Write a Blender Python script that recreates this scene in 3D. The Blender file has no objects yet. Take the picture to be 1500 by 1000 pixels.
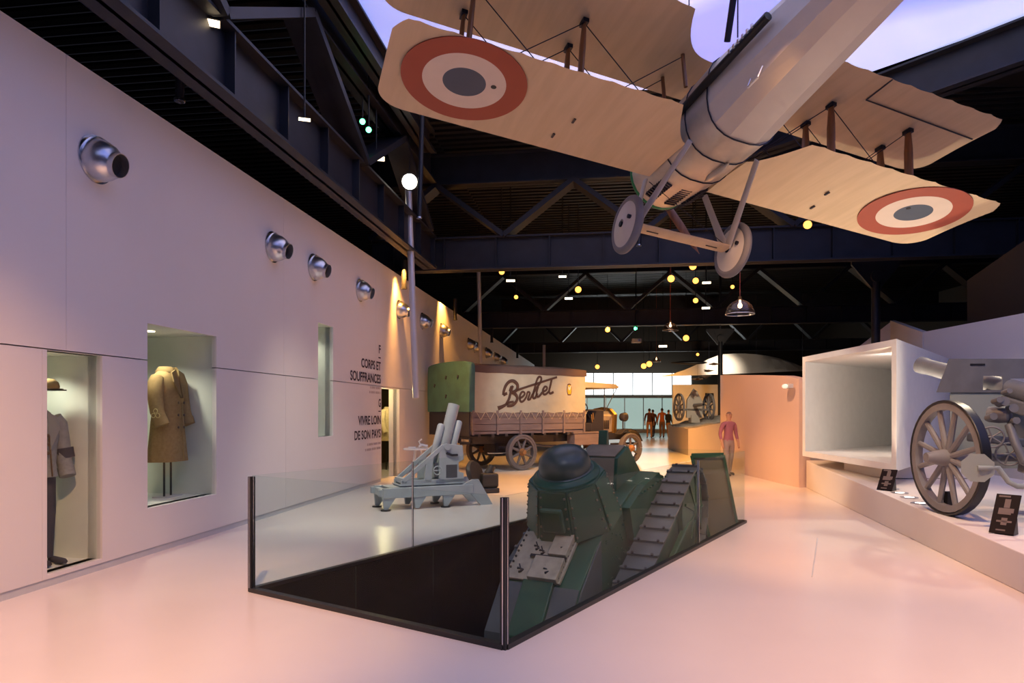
import bpy, bmesh, math, random
from mathutils import Vector, Matrix, Euler
random.seed(7)
S = bpy.context.scene
COL = S.collection
R = math.radians
V = Vector

# ------------------------------------------------------------------ camera
cam_d = bpy.data.cameras.new('camera'); cam = bpy.data.objects.new('camera', cam_d); COL.objects.link(cam)
cam.location = (0, 0, 1.6); cam.rotation_euler = (R(90), 0, 0)
cam_d.sensor_width = 36; cam_d.lens = 24; cam_d.shift_y = 0.068; cam_d.clip_end = 300
S.camera = cam
# ------------------------------------------------------------------ view, world
S.view_settings.view_transform = 'Standard'; S.view_settings.look = 'None'
S.view_settings.gamma = 1; S.view_settings.use_curve_mapping = False
S.view_settings.exposure = 0.0
w = bpy.data.worlds.new('world'); S.world = w; w.use_nodes = True
w.node_tree.nodes['Background'].inputs[0].default_value = (0.5, 0.5, 0.7, 1)
w.node_tree.nodes['Background'].inputs[1].default_value = 0.012

WROT = -math.atan(0.135)                       # the left wall runs a little to the right
WM = Matrix.Translation((-5.057, 0, 0)) @ Matrix.Rotation(WROT, 4, 'Z')   # x = out of the wall, y = along it
def wp(x, s, z): return WM @ V((x, s, z))
def px(u, v, Y): return V(((u - 750) / 1000 * Y, Y, 1.6 + (602 - v) / 1000 * Y))

# ------------------------------------------------------------------ lights of the room
def spot(loc, to, e, col, deg=60, blend=.6, rad=.12):
    l = bpy.data.lights.new('spot', 'SPOT'); o = bpy.data.objects.new('spot_light', l); COL.objects.link(o)
    l.energy = e; l.color = col; l.spot_size = R(deg); l.spot_blend = blend; l.shadow_soft_size = rad
    o.location = loc; o.rotation_euler = (V(to) - V(loc)).to_track_quat('-Z', 'Y').to_euler()
    return o
def point(loc, e, col, rad=.1):
    l = bpy.data.lights.new('point', 'POINT'); o = bpy.data.objects.new('lamp_light', l); COL.objects.link(o)
    l.energy = e; l.color = col; l.shadow_soft_size = rad; o.location = loc
    return o
def area(loc, to, e, col, sx, sy):
    l = bpy.data.lights.new('area', 'AREA'); o = bpy.data.objects.new('area_light', l); COL.objects.link(o)
    l.shape = 'RECTANGLE'; l.size = sx; l.size_y = sy; l.energy = e; l.color = col; o.location = loc
    o.rotation_euler = (V(to) - V(loc)).to_track_quat('-Z', 'Y').to_euler()
    return o
WARM = (1, .42, .08); PEACH = (1, .66, .44); CREAM = (1, .82, .6); WHITE = (1, .93, .86)
# track spots on the roof steel: orange pools on the floor, cream on the exhibits
ORANGE = (1, .50, .20)
spot((-1.6, 2.6, 5.6), (-3.3, 5.0, 0), 1500, ORANGE, 62, .9)
spot((3.4, 2.2, 5.6), (3.1, 4.4, 0), 1500, ORANGE, 66, .9)
spot((-.6, 1.5, 6.2), (-.4, 3.4, 0), 200, WHITE, 95, .9)
spot((2.2, 6.0, 5.2), (4.2, 9.0, 0), 700, ORANGE, 70, .8)
spot((-1.9, 9.2, 5.4), (-1.7, 11.4, 0), 700, CREAM, 70, .8)
spot((-2.6, 15.0, 5.6), (.1, 8.0, .6), 1500, CREAM, 34, .5)
spot((0.4, 14.5, 5.6), (2.2, 14.5, 0), 2400, WARM, 80, .8)
spot((-2.6, 16.4, 5.0), (-2.3, 18.0, 0), 1500, WARM, 80, .8)
spot((-2.0, 21.0, 5.4), (-2.3, 22, 2.2), 900, WARM, 90, .8)
spot((1.4, 14.9, 5.2), (1.2, 18.2, 2.0), 620, WHITE, 55, .7)
spot((3.0, 18.2, 5.2), (3.4, 19.6, 0), 2200, WARM, 75, .8)
spot((6.2, 23, 5.4), (4.6, 23.5, 0), 2200, WARM, 80, .8)
spot((4.2, 30, 5.4), (6.2, 34, 0), 3600, WARM, 95, .8)
spot((9.0, 28, 5.2), (7.4, 25, 1), 900, PEACH, 70, .7)
spot((6.6, 22.0, 4.8), (7.3, 27.2, 1.5), 700, CREAM, 40, .7)  # added from the front to lift the dark distant gun
spot((3.6, 12.6, 5.4), (5.9, 16.5, 1.2), 900, ORANGE, 70, .8)
spot((-.8, 13.6, 4.9), (6.4, 12.4, 1.3), 900, CREAM, 28, .5)  # added to brighten the open white box
spot((4.0, 5.2, 5.6), (5.8, 9.2, 1), 520, CREAM, 60, .7)
spot((7.6, 9.9, 4.9), (5.6, 8.0, .6), 420, CREAM, 70, .6)

# ------------------------------------------------------------------ materials
def mat(name, c, rough=.6, metal=0, c2=None, scale=6, bump=0, bscale=None, em=0, emc=None, spec=.5, stretch=None, coat=0):
    m = bpy.data.materials.new(name); m.use_nodes = True
    nt = m.node_tree; b = nt.nodes['Principled BSDF']
    b.inputs['Base Color'].default_value = (*c, 1); b.inputs['Roughness'].default_value = rough
    b.inputs['Metallic'].default_value = metal; b.inputs['Specular IOR Level'].default_value = spec
    if coat: b.inputs['Coat Weight'].default_value = coat; b.inputs['Coat Roughness'].default_value = .1
    tc = nt.nodes.new('ShaderNodeTexCoord'); mp = nt.nodes.new('ShaderNodeMapping')
    nt.links.new(tc.outputs['Object'], mp.inputs[0])
    if stretch: mp.inputs['Scale'].default_value = stretch
    n = nt.nodes.new('ShaderNodeTexNoise'); n.inputs['Scale'].default_value = scale; n.inputs['Detail'].default_value = 5
    nt.links.new(mp.outputs[0], n.inputs['Vector'])
    if c2 is None: c2 = tuple(x * .965 for x in c)
    r = nt.nodes.new('ShaderNodeValToRGB')
    r.color_ramp.elements[0].color = (*c2, 1); r.color_ramp.elements[1].color = (*c, 1)
    r.color_ramp.elements[0].position = .35; r.color_ramp.elements[1].position = .62
    nt.links.new(n.outputs['Fac'], r.inputs[0]); nt.links.new(r.outputs[0], b.inputs['Base Color'])
    if bump:
        n2 = nt.nodes.new('ShaderNodeTexNoise'); n2.inputs['Scale'].default_value = bscale or scale * 6
        nt.links.new(mp.outputs[0], n2.inputs['Vector'])
        bp = nt.nodes.new('ShaderNodeBump'); bp.inputs['Strength'].default_value = bump; bp.inputs['Distance'].default_value = .02
        nt.links.new(n2.outputs['Fac'], bp.inputs['Height']); nt.links.new(bp.outputs[0], b.inputs['Normal'])
    if em:
        b.inputs['Emission Color'].default_value = (*(emc or c), 1); b.inputs['Emission Strength'].default_value = em
    return m
def glass(name, tint, refl=.42, rough=0.0, ior=1.5, edge=.4):
    m = bpy.data.materials.new(name); m.use_nodes = True; nt = m.node_tree; nt.nodes.clear()
    o = nt.nodes.new('ShaderNodeOutputMaterial'); mx = nt.nodes.new('ShaderNodeMixShader')
    t = nt.nodes.new('ShaderNodeBsdfTransparent'); t.inputs[0].default_value = (*tint, 1)
    g = nt.nodes.new('ShaderNodeBsdfGlossy'); g.inputs['Roughness'].default_value = rough; g.inputs[0].default_value = (refl, refl, refl, 1)
    f = nt.nodes.new('ShaderNodeLayerWeight'); f.inputs[0].default_value = .5
    pw = nt.nodes.new('ShaderNodeMath'); pw.operation = 'POWER'; pw.inputs[1].default_value = 4.5; ma = nt.nodes.new('ShaderNodeMath'); ma.operation = 'MULTIPLY_ADD'
    f0 = .35 * ((ior - 1) / (ior + 1)) ** 2; ma.inputs[1].default_value = edge; ma.inputs[2].default_value = f0
    nt.links.new(f.outputs['Facing'], pw.inputs[0]); nt.links.new(pw.outputs[0], ma.inputs[0]); nt.links.new(ma.outputs[0], mx.inputs[0]); nt.links.new(t.outputs[0], mx.inputs[1]); nt.links.new(g.outputs[0], mx.inputs[2])
    nt.links.new(mx.outputs[0], o.inputs[0]); return m
M = {}
M['floor'] = mat('floor_resin', (.80, .72, .68), .24, c2=(.76, .68, .64), scale=.6, spec=.5)
M['wall'] = mat('wall_white', (.74, .71, .71), .75, c2=(.71, .68, .68), scale=.5)
M['niche'] = mat('niche_lining', (.70, .74, .69), .7)
M['plinthw'] = mat('plinth_white', (.78, .72, .68), .6, c2=(.75, .69, .65), scale=.8)
M['boxw'] = mat('vitrine_white', (.80, .78, .75), .55)
M['pinkw'] = mat('pink_wall', (.74, .58, .53), .45, c2=(.70, .54, .49), scale=.5)
M['base'] = mat('baseboard_grey', (.55, .57, .60), .4)
M['steel'] = mat('dark_steel', (.014, .016, .026), .5, c2=(.009, .010, .016), scale=3)
M['deck'] = mat('roof_deck', (.011, .010, .010), .5, c2=(.006, .006, .006), scale=2)
M['roombrown'] = mat('brown_room', (.16, .11, .05), .8)
M['darkwall'] = mat('dark_olive_wall', (.06, .045, .03), .8)
M['black'] = mat('black_paint', (.012, .012, .013), .4)
M['pit'] = mat('pit_black', (.016, .014, .013), .22, c2=(.010, .009, .009), scale=1.2)
M['chrome'] = mat('brushed_steel', (.62, .63, .66), .25, 1)
M['pole'] = mat('satin_silver', (.66, .66, .70), .35, .35)
M['alu'] = mat('aluminium', (.70, .71, .74), .3, 1, c2=(.6, .61, .64), scale=9)
M['rubber'] = mat('rubber', (.09, .09, .10), .6)
M['blackin'] = mat('duct_inside', (.015, .015, .017), .8)
M['ink'] = mat('lettering_ink', (.035, .02, .035), .7)
M['inkgrey'] = mat('small_print', (.42, .37, .38), .8)
M['glass'] = glass('clear_glass', (.945, .982, .972))
M['glassn'] = glass('niche_glass', (.96, .98, .97), .4)
M['glassd'] = glass('lamp_glass', (.80, .66, .58), .9, .25, 2.6, 1.2)
def lum(name, c, e):
    return mat(name, c, .5, em=e, emc=c)
M['lampwarm'] = lum('lamp_warm', (1, .40, .07), 3.2)
M['lampwhite'] = lum('lamp_white', (1, .90, .75), 14)
M['lampsoft'] = lum('lamp_soft', (1, .78, .5), 5)
M['lampgreen'] = lum('lamp_green', (.1, 1, .35), 8)

# ------------------------------------------------------------------ mesh builder
class MB:
    def __init__(s): s.v = []; s.f = []; s.mi = []; s.cur = 0
    def add(s, vs, fs):
        o = len(s.v); s.v += [V(p) for p in vs]; s.f += [[i + o for i in f] for f in fs]; s.mi += [s.cur] * len(fs); return s
    def box(s, c, d, rot=None):
        x, y, z = d[0] / 2, d[1] / 2, d[2] / 2
        P = [V((a * x, b * y, e * z)) for a in (-1, 1) for b in (-1, 1) for e in (-1, 1)]
        if rot is not None: P = [rot @ p for p in P]
        return s.add([p + V(c) for p in P], [(0, 1, 3, 2), (4, 6, 7, 5), (0, 4, 5, 1), (2, 3, 7, 6), (0, 2, 6, 4), (1, 5, 7, 3)])
    def bb(s, a, b):
        return s.box([(a[i] + b[i]) / 2 for i in range(3)], [abs(b[i] - a[i]) for i in range(3)])
    def bar(s, p, q, w, h, up=(0, 0, 1)):
        p, q = V(p), V(q); d = (q - p); L = d.length; d.normalize()
        x = d.cross(V(up));
        if x.length < 1e-4: x = d.cross(V((0, 1, 0)))
        x.normalize(); u = x.cross(d)
        P = [(p if e == 0 else q) + x * (a * w / 2) + u * (b * h / 2) for e in (0, 1) for a in (-1, 1) for b in (-1, 1)]
        return s.add(P, [(0, 1, 3, 2), (4, 6, 7, 5), (0, 4, 5, 1), (2, 3, 7, 6), (0, 2, 6, 4), (1, 5, 7, 3)])
    def loft(s, rings, caps=True, closed=True):
        n = len(rings[0]); o = len(s.v)
        fs = []
        for k in range(len(rings) - 1):
            for i in range(n if closed else n - 1):
                j = (i + 1) % n
                fs.append((k * n + i, k * n + j, (k + 1) * n + j, (k + 1) * n + i))
        if caps: fs.append(tuple(range(n))[::-1]); fs.append(tuple((len(rings) - 1) * n + i for i in range(n)))
        return s.add([p for r in rings for p in r], fs)
    def ring(s, c, d, r, n, r2=None, ph=0):
        d = V(d).normalized(); x = d.cross(V((0, 0, 1)))
        if x.length < 1e-3: x = V((1, 0, 0))
        x.normalize(); y = d.cross(x); r2 = r if r2 is None else r2
        return [V(c) + x * (r * math.cos(2 * math.pi * i / n + ph)) + y * (r2 * math.sin(2 * math.pi * i / n + ph)) for i in range(n)]
    def cyl(s, p, q, r, r2=None, n=12, caps=True):
        p, q = V(p), V(q); d = q - p; r2 = r if r2 is None else r2
        return s.loft([s.ring(p, d, r, n), s.ring(q, d, r2, n)], caps)
    def lathe(s, prof, c, d, n=16, caps=True):
        d = V(d).normalized()
        return s.loft([s.ring(V(c) + d * h, d, max(r, 1e-4), n) for r, h in prof], caps)
    def annulus(s, c, d, ro, ri, h, n=24):
        d = V(d).normalized(); c = V(c)
        a = [s.ring(c - d * h / 2, d, ri, n), s.ring(c - d * h / 2, d, ro, n), s.ring(c + d * h / 2, d, ro, n), s.ring(c + d * h / 2, d, ri, n)]
        return s.loft(a + [a[0]], False)
    def torus(s, c, d, Rr, r, n=24, m=8, sx=1):
        d = V(d).normalized(); rs = []
        for k in range(m + 1):
            t = 2 * math.pi * k / m
            rs.append(s.ring(V(c) + d * (r * sx * math.sin(t)), d, Rr + r * math.cos(t), n))
        return s.loft(rs, False)
    def tube(s, pts, r, n=8):
        pts = [V(p) for p in pts]; rs = []; x = None
        for i, p in enumerate(pts):
            d = (pts[min(i + 1, len(pts) - 1)] - pts[max(i - 1, 0)]).normalized()
            if x is None:
                x = d.cross(V((0, 0, 1)))
                if x.length < 1e-3: x = V((1, 0, 0))
            x = (x - d * x.dot(d)).normalized(); y = d.cross(x)
            rr = r[i] if isinstance(r, (list, tuple)) else r
            rs.append([p + x * (rr * math.cos(2 * math.pi * k / n)) + y * (rr * math.sin(2 * math.pi * k / n)) for k in range(n)])
        return s.loft(rs)
    def prism(s, poly, off, ax='xz'):
        # poly in 2D, extruded between off[0] and off[1] along the third axis
        def P(a, b, o): return {'xz': (a, o, b), 'xy': (a, b, o), 'yz': (o, a, b)}[ax]
        n = len(poly); vs = [P(a, b, off[0]) for a, b in poly] + [P(a, b, off[1]) for a, b in poly]
        return s.add(vs, [tuple(range(n)), tuple(range(n, 2 * n))[::-1]] + [(i, (i + 1) % n, n + (i + 1) % n, n + i) for i in range(n)])
    def dome(s, c, d, r, h, n=20, m=6):
        return s.lathe([(r * math.cos(math.pi / 2 * k / m), h * math.sin(math.pi / 2 * k / m)) for k in range(m + 1)], c, d, n)
    def ball(s, c, r, n=12, m=8, sz=None):
        sz = sz or (1, 1, 1); rs = []
        for k in range(m + 1):
            t = -math.pi / 2 + math.pi * k / m
            rs.append([V(c) + V((max(r * math.cos(t), 1e-4) * math.cos(2 * math.pi * i / n) * sz[0], max(r * math.cos(t), 1e-4) * math.sin(2 * math.pi * i / n) * sz[1], r * math.sin(t) * sz[2])) for i in range(n)])
        return s.loft(rs)
    def mesh(s, name, mats, smooth=0):
        me = bpy.data.meshes.new(name); me.from_pydata([tuple(p) for p in s.v], [], s.f)
        for m in (mats if isinstance(mats, list) else [mats]): me.materials.append(m)
        me.polygons.foreach_set('material_index', s.mi)
        bm = bmesh.new(); bm.from_mesh(me); bmesh.ops.recalc_face_normals(bm, faces=bm.faces); bm.to_mesh(me); bm.free()
        if smooth:
            me.polygons.foreach_set('use_smooth', [True] * len(me.polygons)); me.set_sharp_from_angle(angle=R(smooth))
        me.update(); return me
    def build(s, name, mats, parent=None, smooth=0, bevel=0):
        o = bpy.data.objects.new(name, s.mesh(name, mats, smooth)); COL.objects.link(o)
        if parent is not None: o.parent = parent
        if bevel:
            b = o.modifiers.new('bevel', 'BEVEL'); b.width = bevel; b.segments = 2; b.limit_method = 'ANGLE'
        return o
def tag(o, label, cat=None, group=None, kind=None):
    o['label'] = label
    if cat: o['category'] = cat
    if group: o['group'] = group
    if kind: o['kind'] = kind
    return o
def thing(name, label, cat, loc=(0, 0, 0), rotz=0, group=None, mw=None, kind=None):
    o = bpy.data.objects.new(name, None); COL.objects.link(o); o.empty_display_size = .2
    if mw is not None: o.matrix_world = mw
    else: o.location = loc; o.rotation_euler = (0, 0, rotz)
    return tag(o, label, cat, group, kind)
def clone(o, parent=None):
    c = o.copy(); COL.objects.link(c)
    if parent is not None: c.parent = parent
    for ch in list(o.children): clone(ch, c)
    return c
def wall_thing(name, label, cat, group=None, kind=None, loc=(0, 0, 0)):
    return thing(name, label, cat, group=group, kind=kind, mw=WM @ Matrix.Translation(loc))
def copy_mesh(name, me, parent, mw=None, loc=None, rot=None):
    o = bpy.data.objects.new(name, me); COL.objects.link(o); o.parent = parent
    if mw is not None: o.matrix_local = mw
    if loc is not None: o.location = loc
    if rot is not None: o.rotation_euler = rot
    return o
def wheel(parent, c, ax, Ro, width, nsp, mt, mr, ms, hub_r=.09, hub_l=.3, spoke_r=.03, tyre_t=.06, rim_t=.06):
    # part wheel (rim) > tyre, hub, spokes
    c = V(c); ax = V(ax).normalized()
    b = MB().annulus(c, ax, Ro - tyre_t, Ro - tyre_t - rim_t, width * .85, 36)
    wh = b.build('wheel', mr, parent, 40)
    MB().annulus(c, ax, Ro, Ro - tyre_t + .004, width, 40).build('tyre', mt, wh, 40, .012)
    MB().lathe([(hub_r * .7, -hub_l / 2), (hub_r, -hub_l * .3), (hub_r * 1.25, -.04), (hub_r * 1.25, .04), (hub_r, hub_l * .3), (hub_r * .7, hub_l / 2)], c, ax, 16).build('hub', ms, wh, 40)
    x = ax.cross(V((0, 0, 1))).normalized(); y = ax.cross(x)
    for k in range(nsp):
        a = 2 * math.pi * (k + .5) / nsp; d = x * math.cos(a) + y * math.sin(a)
        MB().cyl(c + d * hub_r * .9, c + d * (Ro - tyre_t - rim_t * .6), spoke_r * 1.15, spoke_r * .9, 8).build('spoke', mr, wh, 40)
    return wh

# ================================================================== SETTING
P0, P1, P2 = V((-.0457, 4.571, 0)), V((-2.355, 6.038, 0)), V((3.367, 9.816, 0)); 
e2 = (P2 - P0); EL = e2.length; e2.normalize(); e1 = V((-e2.y, e2.x, 0)); EW = 2.73
EM = Matrix.Translation(P0) @ Matrix(((e2.x, e1.x, 0, 0), (e2.y, e1.y, 0, 0), (0, 0, 1, 0), (0, 0, 0, 1)))   # x along the long side, y across
def floor_():
    b = MB(); o = 60
    a0, a1, c0, c1 = .03, EL - .03, .03, EW - .03
    for (x0, x1, y0, y1) in ((-20, a0, -o, o), (a1, o, -o, o), (a0, a1, -o, c0), (a0, a1, c1, o)):
        b.bb((x0, y0, -.1), (x1, y1, 0))
    f = b.build('floor', M['floor']); f.matrix_world = EM; tag(f, 'pale glossy resin floor of the exhibition hall', 'floor', kind='structure')
    b = MB().bb((.0, .0, -1.95), (EL, EW, -1.9))
    for (p, q) in (((0, 0, -1.9), (EL, .03, -.002)), ((0, EW - .03, -1.9), (EL, EW, -.002)), ((0, .03, -1.9), (.03, EW - .03, -.002)), ((EL - .03, .03, -1.9), (EL, EW - .03, -.002))):
        b.bb(p, q)
    t = b.build('trim_1', M['pit']); t.matrix_world = EM; tag(t, 'black lined pit sunk in the floor inside the glass barrier', 'pit', kind='structure')
    for k in range(1, 5):
        MB().bb((k * EL / 5 - .004, EW - .034, -1.88), (k * EL / 5 + .004, EW - .029, -.01)).build('seam', M['chrome'], t)
    j = MB().bar((3.85, 8.6, .001), (2.9, 6.6, .001), .012, .004).build('trim_2', M['base']); tag(j, 'thin joint line in the floor', 'joint', kind='structure')
floor_()

def slab(b, x0, x1, ss, zs, holes):
    # wall slab on a grid of cells, leaving the holes out
    def solid(i, k):
        if i < 0 or k < 0 or i >= len(ss) - 1 or k >= len(zs) - 1: return False
        cs, cz = (ss[i] + ss[i + 1]) / 2, (zs[k] + zs[k + 1]) / 2
        return not any(a < cs < c and d < cz < e for a, c, d, e in holes)
    for i in range(len(ss) - 1):
        for k in range(len(zs) - 1):
            if not solid(i, k): continue
            s0, s1, z0, z1 = ss[i], ss[i + 1], zs[k], zs[k + 1]
            for x in (x0, x1): b.add([(x, s0, z0), (x, s1, z0), (x, s1, z1), (x, s0, z1)], [(0, 1, 2, 3)])
            if not solid(i - 1, k): b.add([(x0, s0, z0), (x1, s0, z0), (x1, s0, z1), (x0, s0, z1)], [(0, 1, 2, 3)])
            if not solid(i + 1, k): b.add([(x0, s1, z0), (x1, s1, z0), (x1, s1, z1), (x0, s1, z1)], [(0, 1, 2, 3)])
            if not solid(i, k - 1): b.add([(x0, s0, z0), (x1, s0, z0), (x1, s1, z0), (x0, s1, z0)], [(0, 1, 2, 3)])
            if not solid(i, k + 1): b.add([(x0, s0, z1), (x1, s0, z1), (x1, s1, z1), (x0, s1, z1)], [(0, 1, 2, 3)])
NICHES = [(6.253, 6.942, .113, 2.158), (7.628, 8.984, .519, 2.575), (12.18, 12.856, 1.14, 3.17), (15.64, 17.01, .0, 2.14)]
WEND = 50
def left_wall():
    wl = wall_thing('wall_left', 'long white panelled wall with display niches along the hall', 'wall', kind='structure')
    def panels(cuts, z0, z1):
        for a, c in zip(cuts[:-1], cuts[1:]):
            a2, c2 = a + .0018, c - .0018
            hs = [h for h in NICHES if h[1] > a2 and h[0] < c2 and h[3] > z0 and h[2] < z1]
            ss = sorted({a2, c2, *[x for h in hs for x in h[:2] if a2 < x < c2]}); zs = sorted({z0, z1, *[x for h in hs for x in h[2:] if z0 < x < z1]})
            b = MB(); slab(b, -.06, 0, ss, zs, hs); b.build('panel', M['wall'], wl)
    panels([-4, -2.3, 2.1, 6.475, 10.87, 15.27, 19.67, 24.07, 28.47, 32.9, 37.3, 41.7, WEND], 2.171, 4.954)
    panels([-4, 2.1, 6.2, 10.94, 15.34, 19.74, 24.1, 28.5, 32.9, 37.3, 41.7, WEND], .075, 2.159)
    b = MB(); slab(b, -.16, -.07, sorted({-4, WEND, *[x for h in NICHES for x in h[:2]]}), sorted({0, 4.95, *[x for h in NICHES for x in h[2:]]}), NICHES)
    b.build('backing', M['base'], wl)
    bb = MB()
    for a, c in ((-4, 15.64), (17.01, WEND)): bb.bb((-.05, a, 0), (-.012, c, .072))
    o = bb.build('baseboard_left', M['base']); o.matrix_world = WM; tag(o, 'grey recessed baseboard under the white panelled wall', 'baseboard', kind='structure')
    for k, (a, c, z0, z1) in enumerate(NICHES):
        if k == 3: continue
        D = 1.35; t = .03; b = MB()
        b.bb((-D - t, a - t, z0 - t), (-D, c + t, z1 + t)); b.bb((-D, a - t, z0 - t), (-.062, a, z1 + t)); b.bb((-D, c, z0 - t), (-.062, c + t, z1 + t))
        b.bb((-D, a, z0 - t), (-.062, c, z0)); b.bb((-D, a, z1), (-.062, c, z1 + t))
        b.build('niche_lining', M['niche'], wl)
        MB().cyl((-.45, (a + c) / 2, z1 - .012), (-.45, (a + c) / 2, z1), .05, n=16).build('downlight', M['lampsoft'], wl)
        spot(wp(-.45, (a + c) / 2, z1 - .03), wp(-.6, (a + c) / 2, z0), [26, 60, 26][k], (1, .93, .72), 130, .7, .05)
        g = MB().bb((-.03, a + .002, z0 + .002), (-.022, c - .002, z1 - .002)).build('pane', M['glassn'], wl)
    # the doorway: white lit jambs, a dim brown room behind it
    a, c, z0, z1 = NICHES[3]; b = MB()
    b.bb((-.27, c, 0), (-.062, c + .03, z1 + .03)); b.bb((-.27, a - .03, 0), (-.062, a, z1 + .03)); b.bb((-.27, a, z1), (-.062, c, z1 + .03))
    b.build('door_lining', M['boxw'], wl)
    b = MB().bb((-1.9, 14.6, 0), (-1.8, 22.5, 2.5)).bb((-1.8, 14.6, 2.3), (-.165, 22.5, 2.4)).bb((-1.8, 22.4, 0), (-.165, 22.5, 2.3)).bb((-1.8, 14.6, 0), (-.165, 14.7, 2.3))
    b.build('back_room', M['roombrown'], wl)
    point(wp(-.75, 16.5, 2.1), 40, (1, .74, .34), .06)
    point(wp(-.7, 17.9, 2.05), 26, (1, .80, .42), .06)  # extra light added to bring out the jacket, with an added downlight
    MB().cyl((-.7, 17.9, 2.26), (-.7, 17.9, 2.3), .05, n=16).build('downlight', M['lampsoft'], wl)
    MB().cyl((-.75, 16.4, 2.26), (-.75, 16.4, 2.3), .05, n=16).build('downlight', M['lampsoft'], wl)
left_wall()

def girder(b, p, q, z0, h, wd=.36, ft=.04):
    p, q = V(p), V(q)
    b.bar(p + V((0, 0, z0 + h / 2)), q + V((0, 0, z0 + h / 2)), .05, h)
    for z in (z0 + ft / 2, z0 + h - ft / 2): b.bar(p + V((0, 0, z)), q + V((0, 0, z)), wd, ft)
def truss(nm, label, p, q, node=3.5, zb=5.2, hb=.84, zt=7.38, ht=.8):
    t = wall_thing(nm, label, 'truss', 'roof trusses', 'structure')
    p, q = V(p), V(q); d = (q - p); L = d.length; d.normalize()
    b = MB(); girder(b, p, q, zb, hb); b.build('lower_chord', M['steel'], t)
    b = MB(); girder(b, p, q, zt, ht); b.build('upper_chord', M['steel'], t)
    n = int(L / node); x = V((-d.y, d.x, 0))
    for k in range(n):
        a = p + d * (k * node); m = p + d * (k * node + node / 2); c = p + d * (k * node + node)
        for (s, e) in ((a, m), (c, m)):
            MB().bar(s + V((0, 0, zb + hb)), e + V((0, 0, zt)), .12, .5, x).build('diagonal', M['steel'], t)
    k = 0.6
    while k < L:
        a = p + d * k; MB().bar(a + V((0, 0, zb + .04)), a + V((0, 0, zb + hb - .04)), .3, .025, d).build('stiffener', M['steel'], t); k += 1.35
    return t
truss('roof_truss', 'dark steel roof truss running along the top of the white panelled wall', (.62, -6, 0), (.62, 17.6, 0), 4.6)
truss('roof_truss', 'dark steel roof truss crossing the hall behind the hanging biplane', (-1.0, 17.9, 0), (23, 17.9, 0))
truss('roof_truss', 'dark steel roof truss crossing the hall above the cab of the old truck', (-1.0, 29.6, 0), (23, 29.6, 0), zb=5.15, hb=.7)
truss('roof_truss', 'dark steel roof truss crossing the far end of the hall', (-1.0, 40.5, 0), (23, 40.5, 0), zb=5.0, hb=.6)

def ceiling_():
    # corrugated dark deck over everything but the luminous ceiling field
    b = MB()
    def corr(x0, x1, s0, s1, pitch=.30):
        s = s0
        while s < s1:
            b.bb((x0, s, 8.3), (x1, s + pitch * .5, 8.36)); b.bb((x0, s + pitch * .5, 8.38), (x1, s + pitch, 8.42)); s += pitch
    corr(.9, 24, 14.3, 50); corr(-6, .9, -5, 50)
    o = b.build('ceiling', M['deck']); o.matrix_world = WM; tag(o, 'dark corrugated metal roof deck', 'ceiling', kind='structure')
    # backlit stretched membrane, lavender with blue fields
    m = bpy.data.materials.new('luminous_membrane'); m.use_nodes = True; nt = m.node_tree; bs = nt.nodes['Principled BSDF']
    tc = nt.nodes.new('ShaderNodeTexCoord'); n = nt.nodes.new('ShaderNodeTexNoise'); n.inputs['Scale'].default_value = .22; n.inputs['Detail'].default_value = 1.0
    n.inputs['Distortion'].default_value = .6
    r = nt.nodes.new('ShaderNodeValToRGB'); r.color_ramp.elements[0].color = (.10, .22, .85, 1); r.color_ramp.elements[1].color = (.50, .56, .92, 1)
    r.color_ramp.elements[0].position = .44; r.color_ramp.elements[1].position = .56
    nt.links.new(tc.outputs['Object'], n.inputs['Vector']); nt.links.new(n.outputs['Fac'], r.inputs[0])
    nt.links.new(r.outputs[0], bs.inputs['Emission Color']); bs.inputs['Emission Strength'].default_value = 1.0; bs.inputs['Base Color'].default_value = (.7, .7, .8, 1)
    b = MB(); A = [wp(.97, -5, 0), wp(.97, 14.2, 0)]
    poly = [(A[0].x, A[0].y), (A[1].x, A[1].y), (6.3, 13.8), (8.5, 11.35), (15, 2.5), (15, -5)]
    b.prism(poly, (8.12, 8.16), 'xy'); o = b.build('ceiling', m); tag(o, 'backlit lavender and blue stretched ceiling membrane', 'ceiling', kind='structure')
    # skew edge beam on the right, deck beyond it
    t = thing('roof_beam', 'dark blue skew steel beam edging the luminous ceiling', 'beam', kind='structure')
    b = MB(); girder(b, (16, 1.1, 0), (4.6, 16.7, 0), 7.35, .72, .4); b.build('web', M['steel'], t)
    b = MB(); b.prism([(8.5, 11.35), (6.3, 13.9), (20, 13.9), (20, -5), (15.2, -5), (15.2, 2.3)], (8.2, 8.3), 'xy')
    o = b.build('ceiling', M['deck']); tag(o, 'dark roof deck beyond the skew beam', 'ceiling', kind='structure')
    t = thing('roof_beam', 'dark steel purlin beside the lavender ceiling above the white wall', 'beam', kind='structure', mw=WM)
    b = MB(); girder(b, (1.15, -5, 0), (1.0, 16, 0), 7.55, .5, .3); b.build('web', M['steel'], t)
ceiling_()

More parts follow.
